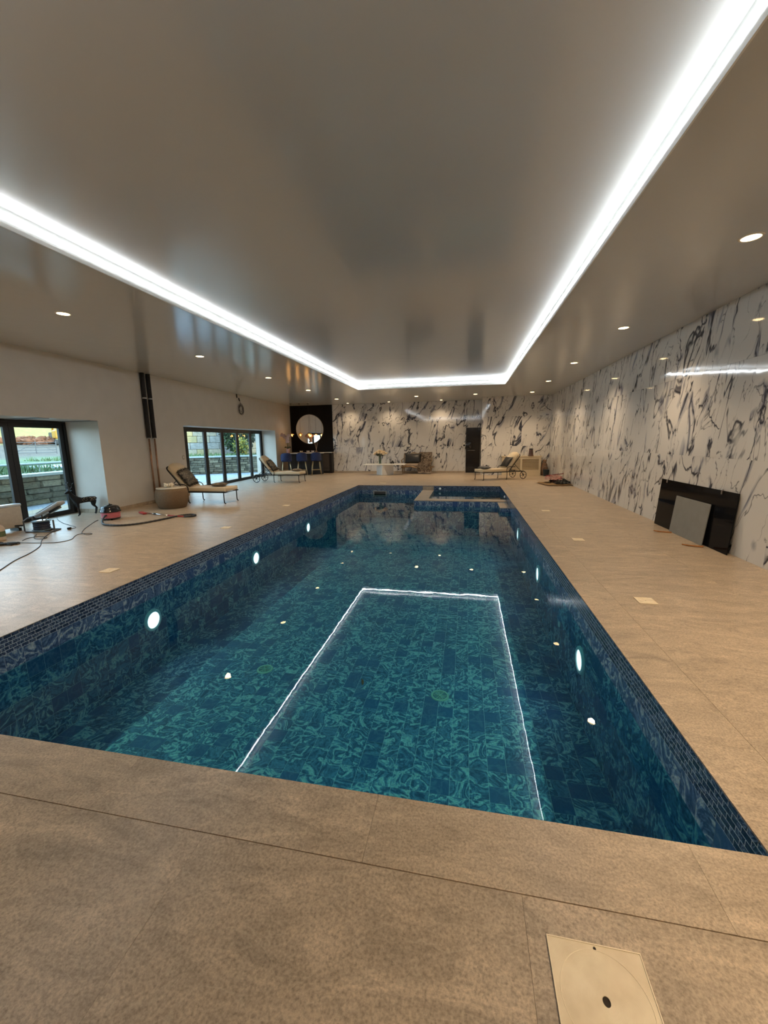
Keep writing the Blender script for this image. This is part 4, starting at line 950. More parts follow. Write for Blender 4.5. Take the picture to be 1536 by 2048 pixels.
vi = va.matrix_basis.inverted() if False else (T(-7.31, 7.12, 0) @ Rz(math.radians(-70))).inverted()
def in_frame(Minv, pts): return [Minv @ Vector(p) for p in pts]
hose = smooth_path(in_frame(vi, [(-7.25, 6.95, 0.11), (-7.20, 6.85, 0.10), (-7.02, 6.62, 0.035), (-6.79, 6.50, 0.02), (-6.44, 6.52, 0.02), (-6.22, 6.78, 0.02), (-6.10, 7.25, 0.02), (-6.02, 7.58, 0.025), (-5.86, 7.72, 0.025), (-5.70, 7.66, 0.025), (-5.72, 7.53, 0.022), (-5.86, 7.50, 0.02)]), 10)
b = B(); tube(b, hose, [0.0195 if i % 2 else 0.0165 for i in range(len(hose))], 10); obj('hose', b, mat('hose_black', (0.02, 0.02, 0.021), 0.5), va)
b = B(); tube(b, in_frame(vi, [(-5.86, 7.50, 0.022), (-6.12, 7.53, 0.022), (-6.32, 7.58, 0.022)]), 0.014, 10); obj('grip', b, mat('red_plastic', (0.38, 0.03, 0.03), 0.4), va, True)
wnd = in_frame(vi, [(-6.32, 7.58, 0.022), (-6.72, 7.68, 0.026), (-7.06, 7.77, 0.032)])
b = B(); tube(b, wnd, 0.016, 12); wd = obj('wand', b, mat('chrome_tube', (0.75, 0.75, 0.76), 0.18, 1.0), va, True)
b = B(); cyl(b, wnd[1]+(wnd[0]-wnd[1])*0.1, wnd[1]-(wnd[0]-wnd[1])*0.1, 0.019, seg=12); obj('coupling', b, BP, wd)
b = B(); c_ = vi @ Vector((-7.13, 7.78, 0.022)); rounded_box(b, c_, (0.09, 0.30, 0.036), 0.012, 2, Rz(math.radians(70+58))); obj('floor_head', b, mat('red_plastic', (0.38, 0.03, 0.03)), va, True)

# ------------------------------------------------------------------ cables, reel, work light, heater, jug, gloves
M_CABLE = mat('black_cable', (0.02, 0.025, 0.03), 0.5)
def cable(label, pts, r=0.006, n=8, name='power_cable'):
    o_ = Vector((pts[0][0], pts[0][1], 0)); b = B(); tube(b, smooth_path([Vector((x, y, z if z else r))-o_ for x, y, z in [(p + (0,))[:3] for p in pts]], n), r, 6)
    o = obj(name, b, M_CABLE, None, True, loc=o_); tag(o, label, 'cable'); return o
cable('black power cable running from the reel to the lower left deck', [(-5.60, 3.66), (-5.76, 3.89), (-6.03, 4.26), (-6.22, 4.61), (-6.49, 4.97), (-6.90, 5.34), (-7.27, 5.78), (-7.36, 5.99)])
cable('thin black cable looping over the deck to the pink vacuum', [(-7.10, 5.12), (-6.78, 5.14), (-6.47, 5.22), (-6.42, 5.42), (-6.60, 5.66), (-6.66, 5.80), (-6.54, 5.87), (-6.44, 5.84), (-6.46, 5.77), (-6.60, 5.80, 0.018), (-6.80, 5.98), (-7.02, 6.25), (-7.40, 6.80), (-7.50, 6.98)], 0.005)
cable('thin cable running from the sliding door track to the reel', [(-8.80, 7.20), (-8.45, 6.92), (-7.99, 6.63), (-7.55, 6.42), (-7.34, 6.33), (-7.24, 6.22), (-7.33, 6.16)], 0.005)
cable('short curl of cable on the deck before the cable reel', [(-7.18, 5.24), (-7.27, 5.40), (-7.20, 5.52), (-7.0, 5.50), (-6.95, 5.40), (-7.08, 5.38), (-7.22, 5.46, 0.016), (-7.36, 5.60), (-7.42, 5.66)], 0.005)
re = thing('cable_reel', 'open cable reel with dark blue cable in a metal frame', 'cable reel', (-7.62, 5.93, 0), math.radians(12))
GM = mat('reel_frame_metal', (0.14, 0.15, 0.16), 0.4, 0.7)
b = B(); tube(b, [(-0.20, -0.12, 0.012), (0.24, -0.12, 0.012), (0.26, 0, 0.012), (0.24, 0.12, 0.012), (-0.20, 0.12, 0.012), (-0.235, 0.10, 0.03), (-0.235, 0.10, 0.21), (-0.20, 0.05, 0.25), (-0.20, -0.05, 0.25), (-0.235, -0.10, 0.21), (-0.235, -0.10, 0.03)], 0.012, 8, True)
cyl(b, (0.22, 0.0, 0.02), (0.22, 0.0, 0.21), 0.014, seg=8); obj('frame', b, GM, re)
b = B()
for k in range(9): tube(b, [((0.115+0.006*math.sin(k*2.1))*math.cos(2*PI*i/22), (0.115+0.006*math.sin(k*2.1))*math.sin(2*PI*i/22), 0.045+k*0.016) for i in range(22)], 0.010, 6, True)
obj('wound_cable', b, mat('navy_cable', (0.012, 0.02, 0.05), 0.5), re)
b = B(); lathe(b, [(0.0, 0.03), (0.15, 0.03), (0.15, 0.037), (0.105, 0.04), (0.105, 0.185), (0.15, 0.188), (0.15, 0.195), (0.0, 0.197)], 28); obj('spool', b, mat('spool_blue_grey', (0.12, 0.19, 0.24), 0.4), re, True)
b = B(); box(b, (0.02, 0, 0.203), (0.12, 0.16, 0.012), 0.4); cyl(b, (0.06, 0.03, 0.205), (0.09, 0.05, 0.25), 0.008, seg=6); obj('socket_plate', b, mat('chrome_tube', (0.75, 0.75, 0.76)), re)
wk = thing('work_light', 'grey flood work light tilted on top of the cable reel', 'work light', (-7.52, 5.98, 0.21), math.radians(10))
b = B(); rounded_box(b, (0.06, 0, 0.19), (0.56, 0.17, 0.07), 0.03, 3, Ry(-math.radians(28))); obj('housing', b, mat('grey_housing', (0.34, 0.36, 0.37), 0.35, var=0.1), wk, True)
b = B(); box(b, (0.035, 0, 0.228), (0.46, 0.12, 0.004), Ry(-math.radians(28))); obj('lens', b, mat('frosted_lens', (0.62, 0.68, 0.70), 0.2), wk)
b = B(); box(b, (0.16, 0.0, 0.185), (0.22, 0.06, 0.05), Ry(-math.radians(28))); cyl(b, (-0.05, 0.06, 0.0), (-0.05, 0.06, 0.10), 0.01, seg=8); cyl(b, (-0.05, -0.06, 0.0), (-0.05, -0.06, 0.10), 0.01, seg=8); obj('bracket', b, BP, wk)
pl = thing('plug', 'black cable plug lying on the deck beside the reel', 'plug', (-7.24, 6.12, 0), 0.4)
b = B(); rounded_box(b, (0, 0, 0.022), (0.06, 0.045, 0.04), 0.008, 2); obj('body', b, BP, pl, True)
b = B(); 
for y in (-0.011, 0.011): box(b, (0.04, y, 0.022), (0.022, 0.004, 0.006))
obj('pin', b, mat('brass_pin', (0.6, 0.45, 0.2), 0.3, 1.0), pl)
ht = thing('panel_heater', 'pale beige panel heater with rounded chrome top by the door', 'heater', (-8.22, 5.55, 0), math.radians(84))
b = B(); rounded_box(b, (0, 0, 0.27), (0.92, 0.13, 0.42), 0.03, 3); obj('casing', b, mat('heater_beige', (0.50, 0.44, 0.36), 0.45, var=0.06), ht, True)
b = B(); rounded_box(b, (0, 0, 0.475), (0.93, 0.15, 0.05), 0.022, 3); obj('top_grille', b, mat('brushed_metal', (0.6, 0.62, 0.63), 0.3, 0.8), ht, True)
for x in (-0.35, 0.35): b = B(); box(b, (x, 0, 0.03), (0.05, 0.24, 0.06)); obj('foot', b, BP, ht)
b = B(); cyl(b, (0.30, -0.06, 0.10), (0.42, -0.10, 0.09), 0.014, seg=8); obj('control_knob', b, BP, ht)
jg = thing('sprayer_bottle', 'beige pump sprayer bottle with dark nozzle at the left edge', 'bottle', (-7.60, 5.20, 0))
b = B(); lathe(b, [(0.0, 0.0), (0.085, 0.0), (0.09, 0.02), (0.09, 0.20), (0.075, 0.235), (0.04, 0.265), (0.036, 0.285), (0.0, 0.285)], 22); obj('body', b, mat('sprayer_beige', (0.52, 0.42, 0.32), 0.45, var=0.1), jg, True)
b = B(); lathe(b, [(0.0, 0.285), (0.045, 0.285), (0.045, 0.33), (0.02, 0.345), (0.02, 0.375), (0.0, 0.375)], 16); cyl(b, (0, 0, 0.345), (0.10, -0.05, 0.33), 0.012, seg=8); obj('pump_nozzle', b, mat('nozzle_dark', (0.05, 0.06, 0.08), 0.4), jg, True)
b = B(); cyl(b, (0, 0, 0.07), (0, 0, 0.16), 0.0915, seg=22, caps=False); obj('paper_label', b, mat('label_green', (0.10, 0.13, 0.06), 0.6, var=0.3), jg, True)
for i, (x, y, rz, lab) in enumerate(((-7.10, 5.00, 0.5, 'black work glove lying flat before the sprayer bottle, right one'), (-7.36, 4.93, 1.1, 'black work glove lying flat at the left picture edge'))):
    gl = thing('work_glove', lab, 'glove', (x, y, 0), rz, 'pair of black work gloves')
    b = B(); rounded_box(b, (0, 0, 0.020), (0.13, 0.095, 0.036), 0.015, 2); rounded_box(b, (-0.10, 0, 0.018), (0.09, 0.085, 0.034), 0.012, 2); obj('palm', b, mat('glove_black', (0.012, 0.012, 0.013), 0.7), gl, True)
    for k, ln in enumerate((0.060, 0.075, 0.072, 0.055)): b = B(); tube(b, smooth_path([(0.05, -0.036+k*0.024, 0.018), (0.05+ln*0.6, -0.038+k*0.026, 0.022), (0.05+ln, -0.040+k*0.027, 0.012)], 4), 0.0105, 8); obj('finger', b, mat('glove_black', (0.012, 0.012, 0.013)), gl, True)
    b = B(); tube(b, smooth_path([(-0.02, -0.045, 0.018), (0.03, -0.075, 0.018), (0.06, -0.08, 0.012)], 4), 0.0115, 8); obj('thumb', b, mat('glove_black', (0.012, 0.012, 0.013)), gl, True)

# ------------------------------------------------------------------ pipes, coil and sockets on the left wall
RW = math.atan(0.0575)                               # the left wall's turn about Z
M_COPPER = mat('copper_pipe', (0.36, 0.21, 0.13), 0.35, 0.6, var=0.15); M_LAG = mat('black_lagging', (0.02, 0.018, 0.018), 0.8, var=0.2)
for y, lab in ((9.29, 'left of the two copper pipes with black lagging on the wall'), (9.50, 'right of the two copper pipes with black lagging on the wall')):
    pp = thing('wall_pipe', lab, 'pipe', (lx(y)+0.055, y, 0), 0, 'twin heating pipes')
    b = B(); cyl(b, (0, 0, 0.0), (0, 0, 1.70), 0.022, seg=12); obj('copper', b, M_COPPER, pp, True)
    b = B(); cyl(b, (0, 0, 1.70), (0, 0, 2.70), 0.05, seg=14); cyl(b, (0, 0, 2.71), (0, 0, ZC-0.002), 0.05, seg=14); obj('lagging', b, M_LAG, pp, True)
    b = B(); cyl(b, (0, 0, 2.69), (0, 0, 2.72), 0.0515, seg=14); cyl(b, (0, 0, 1.69), (0, 0, 1.71), 0.0515, seg=14); obj('tape_band', b, mat('grey_tape', (0.45, 0.44, 0.42), 0.5), pp)
y = 14.40
cc = thing('cable_coil', 'coiled spare cables hanging high on the left wall', 'cable', (lx(y)+0.05, y, 2.79), RW)
b = B(); rr_ = random.Random(5)
for k in range(6):
    r = rr_.uniform(0.11, 0.20); oy, oz = rr_.uniform(-.03, .06), rr_.uniform(-.04, .03)
    tube(b, [(0.004*k-0.01, oy+r*math.cos(2*PI*i/26), oz+r*math.sin(2*PI*i/26)) for i in range(26)], 0.007, 6, True)
obj('loops', b, mat('coil_grey', (0.10, 0.09, 0.08), 0.6), cc)
b = B(); tube(b, smooth_path([(0.02, 0.0, 0.14), (0.02, -0.06, 0.26), (0.02, -0.14, 0.40)], 5), 0.009, 6); obj('tail', b, mat('coil_grey', (0.10, 0.09, 0.08)), cc)
b = B(); cyl(b, (0.02, -0.10, 0.30), (0.02, -0.15, 0.40), 0.022, seg=8); cyl(b, (0.02, -0.28, 0.40), (0.02, -0.30, 0.53), 0.022, seg=8); obj('connector', b, M_LAG, cc)
y = 10.72; ws = obj('round_socket', B(), M_WHITE, None); bpy.data.objects.remove(ws)
b = B(); lathe(b, [(0.0, 0.006), (0.035, 0.006), (0.04, 0.014), (0.06, 0.014), (0.066, 0.0)], 24); bmesh.ops.transform(b, matrix=Ry(PI/2), verts=b.verts)
ws = obj('wall_thermostat', b, mat('thermostat_beige', (0.48, 0.44, 0.38), 0.4), None, True, loc=(lx(y)+0.001, y, 1.15)); ws.rotation_euler = (0, 0, RW); tag(ws, 'small round thermostat on the wall beside the folding doors', 'thermostat')
b = B(); lathe(b, [(0.0, 0.009), (0.03, 0.009), (0.033, 0.006)], 20); bmesh.ops.transform(b, matrix=Ry(PI/2), verts=b.verts); obj('dial', b, mat('dial_white', (0.7, 0.68, 0.64), 0.3), ws, True)

# ------------------------------------------------------------------ bar niche
b = B(); bx(b, lx(WB), XNICHE, WB-0.03, WB, 0, ZC-0.001); dp = struct('wall_bar_panel', b, mat('black_wall_panel', (0.005, 0.004, 0.004), 0.6, var=0.3, scale=3, spec=0.15))
cxn = (-8.40-6.99)/2
mi = thing('round_mirror', 'large round mirror with thin pale frame on the black wall', 'mirror', (cxn, WB-0.03, 2.17))
b = B(); lathe(b, [(0.0, 0.012), (0.70, 0.012), (0.70, 0.0)], 64); bmesh.ops.transform(b, matrix=Rx(PI/2), verts=b.verts); obj('mirror_glass', b, mat('mirror_silver', (0.86, 0.87, 0.86), 0.02, 1.0), mi, True)
for p in bpy.data.objects['mirror_glass'].data.polygons: p.use_smooth = False
b = B(); lathe(b, [(0.70, 0.0), (0.70, 0.022), (0.722, 0.022), (0.722, 0.0)], 64); bmesh.ops.transform(b, matrix=Rx(PI/2), verts=b.verts); obj('frame', b, mat('pale_gold', (0.62, 0.58, 0.50), 0.3, 0.8), mi, True)
# bar island, turned towards the pool
IP = Vector((-6.74, 18.74)); IQ = Vector((-8.20, 18.0)); iu = (IP-IQ).normalized(); ia = math.atan2(iu.y, iu.x); IL = (IP-IQ).length
isl = thing('bar_island', 'dark bar island with pale stone top and vertical slats', 'bar counter', (IQ.x, IQ.y, 0), ia)
WOOD = mat('dark_slat_wood', (0.018, 0.022, 0.026), 0.5, var=0.3, scale=12)
b = B(); bx(b, 0, IL, 0.02, 0.40, 0.0, 1.0); obj('carcass', b, mat('dark_carcass', (0.012, 0.012, 0.014), 0.6), isl)
b = B(); bx(b, 0, 0.036, 0, 0.018, 0.02, 0.99); smesh = mesh_of('front_slat', b, WOOD)
n_ = int(IL/0.05)
for k in range(n_): inst('front_slat', smesh, isl, (k*IL/n_, 0, 0))
b = B(); rounded_box(b, (IL/2, 0.18, 1.018), (IL+0.10, 0.56, 0.036), 0.006, 1); obj('worktop', b, mat('pale_quartz', (0.66, 0.62, 0.55), 0.2, var=0.06), isl)
# back counter with a glass fronted fridge
bc = thing('back_counter', 'black back counter with pale top below the round mirror', 'counter', (-7.53, WB-0.19, 0))
b = B(); bx(b, -1.0, 1.03, -0.14, 0.155, 0, 1.0); obj('carcass', b, mat('dark_carcass', (0.012, 0.012, 0.014)), bc)
b = B(); bx(b, -1.02, 1.05, -0.17, 0.158, 1.0, 1.032); obj('worktop', b, mat('pale_quartz', (0.66, 0.62, 0.55)), bc)
b = B(); bx(b, 0.52, 0.90, -0.156, -0.142, 0.10, 0.96); fd = obj('fridge_door', b, mat('smoked_glass', (0.10, 0.09, 0.085), 0.1), bc)
b = B(); bx(b, 0.55, 0.87, -0.162, -0.157, 0.24, 0.255); obj('shelf_line', b, M_BLACKM, fd)
# bar stools
VEL = mat('blue_velvet', (0.004, 0.015, 0.075), 0.75, var=0.4, scale=30, sheen=0.08); GOLD = mat('brushed_gold', (0.62, 0.50, 0.30), 0.3, 0.9)
def stool(label, x, y, rz):
    t = thing('bar_stool', label, 'bar stool', (x, y, 0), rz, 'blue velvet bar stools')
    b = B(); rounded_box(b, (0, 0, 0.71), (0.44, 0.42, 0.10), 0.04, 3); obj('seat', b, VEL, t, True)
    # wrap-around quilted back on the -y side
    b = B(); n, mrow = 18, 8; G2 = []
    for side, rr in ((0, 0.245), (1, 0.195)):
        for j in range(mrow+1):
            row = []
            for i in range(n+1):
                a = math.radians(-90-88+176*i/n); h = 0.74+0.36*j/mrow*(1-0.45*abs(2*i/n-1)**3)
                q = rr+(0.010*(((i+j) % 2) - 0.5) if side == 0 else 0)
                row.append(b.verts.new((q*math.cos(a)*1.0, q*math.sin(a)*0.95, h-0.04)))
            G2.append(row)
    o_, i_ = G2[:mrow+1], G2[mrow+1:]
    for g_ in (o_, i_):
        for j in range(mrow):
            for i in range(n): b.faces.new((g_[j][i], g_[j][i+1], g_[j+1][i+1], g_[j+1][i]))
    for i in range(n):
        b.faces.new((o_[mrow][i], o_[mrow][i+1], i_[mrow][i+1], i_[mrow][i])); b.faces.new((o_[0][i], i_[0][i], i_[0][i+1], o_[0][i+1]))
    for j in range(mrow):
        b.faces.new((o_[j][0], o_[j+1][0], i_[j+1][0], i_[j][0])); b.faces.new((o_[j][n], i_[j][n], i_[j+1][n], o_[j+1][n]))
    obj('backrest', b, VEL, t)
    for sx in (-1, 1):
        for sy in (-1, 1): b = B(); cyl(b, (sx*0.15, sy*0.15, 0.67), (sx*0.23, sy*0.22, 0.0), 0.016, 0.010, 10); obj('leg', b, GOLD, t, True)
    b = B(); q = 0.205; tube(b, [(-q, -q*.97, 0.25), (q, -q*.97, 0.25), (q, q*.97, 0.25), (-q, q*.97, 0.25)], 0.009, 8, True); obj('footrest', b, GOLD, t)
    return t
sn = Vector((iu.y, -iu.x))
for k, (s_, lab) in enumerate(((-0.10, 'left'), (0.60, 'middle'), (1.26, 'right'))):
    p = IQ + iu*s_ + sn*0.36
    stool('quilted blue velvet bar stool with gold legs, %s one at the bar island' % lab, p.x, p.y, ia)
# pendants over the bar
AMB = emis('amber_glow', (1.0, 0.62, 0.24), 5.0)
def pendant(x, y, z, lab):
    t = thing('pendant_lamp', lab, 'pendant lamp', (x, y, ZC), 0, 'amber pendant lamps over the bar')
    b = B(); cyl(b, (0, 0, 0), (0, 0, z-ZC+0.13), 0.004, seg=6); lathe(b, [(0, 0), (0.05, 0), (0.05, -0.02), (0, -0.025)], 16); obj('cord', b, M_BLACKM, t)
    b = B(); r = 0.11; zz = z-ZC
    for k in range(6):
        a = k*PI/3; a2 = a+PI/6
        v = [b.verts.new(p) for p in ((0, 0, zz+0.13), (r*math.cos(a), r*math.sin(a), zz+0.03), (r*0.6*math.cos(a2), r*0.6*math.sin(a2), zz-0.02), (r*0.6*math.cos(a2-PI/3), r*0.6*math.sin(a2-PI/3), zz-0.02), (0, 0, zz-0.12))]
        b.faces.new((v[0], v[1], v[2])); b.faces.new((v[0], v[3], v[1])); b.faces.new((v[1], v[4], v[2])); b.faces.new((v[1], v[3], v[4]))
    obj('glass_star', b, glassmat('amber_glass', (1.0, 0.78, 0.45)), t)
    b = B(); ball(b, (0, 0, zz), (0.035, 0.035, 0.05), 12); obj('bulb', b, AMB, t, True)
    ld = bpy.data.lights.new('pendant_bulb', 'POINT'); ld.energy = 5; ld.color = (1.0, 0.62, 0.3); ld.shadow_soft_size = 0.05; lo = bpy.data.objects.new('pendant_bulb', ld); lo.location = (0, 0, zz); link(lo, t)
for k, (u_, lab) in enumerate(((-8.28/18.76, 'left'), (-7.84/18.76, 'middle'), (-7.40/18.76, 'right'))):
    yy = 18.42+0.15*k; pendant(u_*yy, yy, 1.55+(1.88-1.55)*yy/18.76, 'amber star shaped glass pendant lamp over the bar, %s one' % lab)
# things on the bar: orchid, diffuser, bowls
def on_bar(s, d): p = IQ + iu*s - sn*d; return (p.x, p.y, 1.036)
oc = thing('orchid_plant', 'pale pink orchid in a pink pot on the bar', 'orchid', on_bar(0.02, 0.16))
b = B(); lathe(b, [(0, 0), (0.075, 0), (0.095, 0.21), (0.085, 0.21), (0.07, 0.18), (0, 0.18)], 20); obj('pot', b, mat('pink_pot', (0.62, 0.36, 0.32), 0.4), oc, True)
b = B(); ro = random.Random(9)
for k in range(6): a = k*1.05; tube(b, smooth_path([(0, 0, 0.18), (0.09*math.cos(a), 0.09*math.sin(a), 0.28), (0.17*math.cos(a), 0.17*math.sin(a), 0.25)], 4), [0.012]*4+[0.03]*3+[0.012, 0.004], 6)
obj('leaves', b, mat('orchid_leaf', (0.03, 0.04, 0.02), 0.4), oc, True)
b = B(); stems = [smooth_path([(0, 0, 0.18), (0.03*s, 0.02, 0.5), (0.10*s, 0.0, 0.78), (0.26*s, -0.02, 0.86)], 6) for s in (-1, 0.4)]
for st_ in stems: tube(b, st_, 0.006, 6)
obj('stem', b, mat('orchid_stem', (0.10, 0.14, 0.05), 0.6), oc)
for st_ in stems:
    for q in st_[7:]:
        b = B(); c_ = q + Vector((ro.uniform(-.05, .05), ro.uniform(-.06, .02), ro.uniform(-.05, .03)))
        for k in range(5): a = k*2*PI/5; ball(b, c_+Vector((0.035*math.cos(a), 0, 0.035*math.sin(a))), (0.034, 0.008, 0.026), 6, Ry(-a))
        obj('blossom', b, mat('orchid_petal', (0.68, 0.46, 0.42), 0.6), oc, True)
df = thing('reed_diffuser', 'reed diffuser with crossed sticks in a bottle on the bar', 'diffuser', on_bar(1.36, 0.22))
b = B(); lathe(b, [(0, 0), (0.06, 0), (0.062, 0.06), (0.03, 0.10), (0.025, 0.13), (0, 0.13)], 16); obj('bottle', b, mat('amber_bottle', (0.16, 0.10, 0.06), 0.2), df, True)
for dx, dy in ((-0.09, 0), (0.09, 0.02), (-0.05, 0.05), (0.06, -0.04)): b = B(); cyl(b, (-dx*0.25, 0, 0.05), (dx, dy, 0.48), 0.004, seg=6); obj('reed', b, mat('reed_pale', (0.5, 0.38, 0.28), 0.7), df)
for s_, d_, lab, colr in ((0.64, 0.22, 'left', (0.45, 0.33, 0.2)), (0.96, 0.2, 'middle', (0.5, 0.42, 0.36)), (1.18, 0.22, 'right', (0.42, 0.36, 0.34))):
    b = B(); lathe(b, [(0, 0), (0.04, 0), (0.075, 0.05), (0.08, 0.09), (0.072, 0.09), (0.04, 0.02), (0, 0.015)], 18); o = obj('small_bowl', b, mat('bowl_%s' % lab, colr, 0.4), None, True, loc=on_bar(s_, d_)); tag(o, 'small rounded bowl on the bar island top, %s one' % lab, 'bowl', 'bowls on the bar')

# ------------------------------------------------------------------ flower table and armchair at the back wall
tb = thing('console_table', 'low white table with square plinth foot before the marble wall', 'table', (-3.64, 18.42, 0), math.radians(-52+90))
WT = mat('white_lacquer', (0.74, 0.73, 0.70), 0.3, var=0.02)
b = B(); rounded_box(b, (0, 0, 0.23), (0.58, 0.58, 0.46), 0.008, 1); obj('plinth', b, WT, tb)
tb2 = obj('table_top', B(), WT, tb); bpy.data.objects.remove(tb2)
b = B(); rounded_box(b, (0, 0, 0.48), (1.90, 0.80, 0.035), 0.008, 1); bmesh.ops.transform(b, matrix=Rz(math.radians(-38+2)), verts=b.verts); obj('table_top', b, WT, tb)
vs_ = thing('flower_vase', 'glass vase of cream roses on the white table', 'flower vase', (-3.86, 18.38, 0.498))
b = B(); lathe(b, [(0, 0), (0.07, 0), (0.075, 0.02), (0.07, 0.30), (0.08, 0.36), (0.074, 0.36), (0.062, 0.03), (0, 0.025)], 20); obj('vase', b, glassmat('vase_glass', (0.85, 0.9, 0.88)), vs_, True)
b = B(); rv = random.Random(12)
for k in range(14): a = rv.uniform(0, 2*PI); q = rv.uniform(0.05, 0.2); tube(b, [(0.03*math.cos(a), 0.03*math.sin(a), 0.02), (0.02*math.cos(a), 0.02*math.sin(a), 0.32), (q*math.cos(a), q*math.sin(a), 0.50)], 0.006, 5)
obj('stems', b, mat('flower_stem', (0.04, 0.07, 0.03), 0.6), vs_)
b = B()
for k in range(60):
    a = rv.uniform(0, 2*PI); q = rv.uniform(0.05, 0.22); c_ = Vector((q*math.cos(a), q*math.sin(a), rv.uniform(0.36, 0.52))); R_ = Quaternion((rv.gauss(0, 1), rv.gauss(0, 1), rv.gauss(0, 1), rv.gauss(0, 1))).normalized().to_matrix()
    b.faces.new([b.verts.new(c_+R_ @ Vector(w)*0.055) for w in ((-1, 0, 0), (0, -.45, 0), (1, 0, 0), (0, .45, 0))])
obj('leaves', b, mat('dark_leaf', (0.018, 0.03, 0.014), 0.5), vs_)
for k in range(22):
    a = k*2.4; q = 0.29*math.sqrt((k+0.5)/22); b = B(); c_ = Vector((q*math.cos(a), q*math.sin(a), 0.60-0.55*q*q*3+0.03*math.sin(k)))
    lathe(b, [(0, -0.05), (0.03, -0.045), (0.056, -0.01), (0.058, 0.015), (0.04, 0.03), (0.045, 0.01), (0.03, 0.012), (0.022, 0.032), (0, 0.02)], 10, c_)
    obj('rose', b, mat('cream_rose', (0.74, 0.58, 0.38), 0.6, var=0.15), vs_, True)
ms = thing('dark_ornament', 'small dark double sphere ornament on the white table', 'ornament', (-3.32, 18.52, 0.498))
b = B(); ball(b, (-0.04, 0, 0.05), 0.05, 12); ball(b, (0.05, 0.02, 0.055), 0.055, 12); ball(b, (0.01, 0.0, 0.12), 0.035, 10); obj('spheres', b, M_BK, ms, True)

ac = thing('gilt_armchair', 'ornate gilt armchair settee under a fur throw by the wall', 'armchair', (-2.25, 19.22, 0), 0)
GL = mat('antique_gilt', (0.30, 0.21, 0.12), 0.4, 0.6, var=0.4, scale=20, bump=0.3); UP = mat('taupe_upholstery', (0.36, 0.28, 0.21), 0.7, var=0.2, scale=12)
b = B(); rounded_box(b, (0, 0, 0.40), (1.30, 0.56, 0.13), 0.04, 3); obj('seat', b, UP, ac, True)
b = B(); tube(b, smooth_path([(-0.68, -0.29, 0.31), (-0.3, -0.31, 0.34), (0, -0.31, 0.30), (0.3, -0.31, 0.34), (0.68, -0.29, 0.31), (0.68, 0.28, 0.31), (-0.68, 0.28, 0.31), (-0.68, -0.29, 0.31)], 4), 0.03, 8); obj('seat_rail', b, GL, ac, True)
b = B(); n = 18; top = [(-0.64+1.28*k/n, 0.82+0.13*math.sin(PI*k/n)+0.035*math.cos(3*2*PI*k/n)) for k in range(n+1)]
poly = [(-0.64, 0.42)] + top + [(0.64, 0.42)]; prism(b, poly, -0.04, 0.04); bmesh.ops.transform(b, matrix=T(0, 0.29, 0) @ Rx(PI/2), verts=b.verts); obj('backrest', b, UP, ac)
b = B(); tube(b, smooth_path([(x, 0.29, z) for x, z in poly], 3), 0.028, 8); obj('back_frame', b, GL, ac, True)
for s in (-1, 1):
    b = B(); tube(b, smooth_path([(s*0.66, 0.27, 0.70), (s*0.70, 0.05, 0.66), (s*0.71, -0.22, 0.62), (s*0.68, -0.27, 0.52), (s*0.67, -0.24, 0.36)], 5), 0.026, 8); obj('arm', b, GL, ac, True)
    for yy in (-0.27, 0.27):
        b = B(); tube(b, smooth_path([(s*0.62, yy, 0.31), (s*0.66, yy*1.04, 0.18), (s*0.63, yy, 0.06), (s*0.67, yy*1.05, 0.015)], 5), [0.035, 0.034, 0.032, 0.03, 0.028, 0.026, 0.024, 0.022, 0.02, 0.018, 0.018, 0.018, 0.018, 0.016, 0.014, 0.013][:16], 8); obj('leg', b, GL, ac, True)
place_cushion('wide black velvet cushion standing on the gilt armchair', (0.78, 0.48, 0.18), T(-2.44, 19.26, 0.705) @ Rx(math.radians(74)), M_BK)
# fur throw draped over the right side of the armchair
th = B(); nu, nv = 16, 26; Gd = []; rt = random.Random(21)
prof_t = [(0.36, 0.90), (0.30, 0.97), (0.22, 0.95), (0.16, 0.78), (0.10, 0.60), (0.0, 0.51), (-0.15, 0.50), (-0.30, 0.49), (-0.345, 0.42), (-0.36, 0.30), (-0.37, 0.18), (-0.375, 0.06)]
def pt(t):
    k = t*(len(prof_t)-1); i = min(int(k), len(prof_t)-2); f = k-i; return prof_t[i][0]*(1-f)+prof_t[i+1][0]*f, prof_t[i][1]*(1-f)+prof_t[i+1][1]*f
for i in range(nu+1):
    row = []
    for j in range(nv+1):
        yy, zz = pt(j/nv); x = 0.08+0.60*i/nu + 0.05*math.sin(j*0.5)*(j/nv); fold = 0.025*math.sin(i*1.9+j*0.15)*(0.4+j/nv)
        row.append(th.verts.new((x, yy-abs(fold), zz+0.02+abs(fold)*0.5+rt.uniform(-.008, .008))))
    Gd.append(row)
for i in range(nu):
    for j in range(nv): th.faces.new((Gd[i][j], Gd[i+1][j], Gd[i+1][j+1], Gd[i][j+1]))
bmesh.ops.solidify(th, geom=th.faces[:], thickness=0.02)
tw = obj('fur_throw', th, seq_mat('striped_fur', (0.10, 0.06, 0.035), (0.46, 0.36, 0.26), 7), None, True, loc=(-2.25, 19.22, 0)); tag(tw, 'brown and cream fur throw draped over the gilt armchair', 'throw')
b = B()
for k in range(60):
    i = rt.uniform(0, 1); x = 0.10+0.62*i; b.faces.new([b.verts.new(p) for p in ((x-0.012, -0.39, 0.10), (x+0.012, -0.39, 0.10), (x+rt.uniform(-.02, .02), -0.395, rt.uniform(0.01, 0.05)))])
obj('fringe', b, mat('fur_fringe', (0.40, 0.30, 0.22), 0.8), tw)

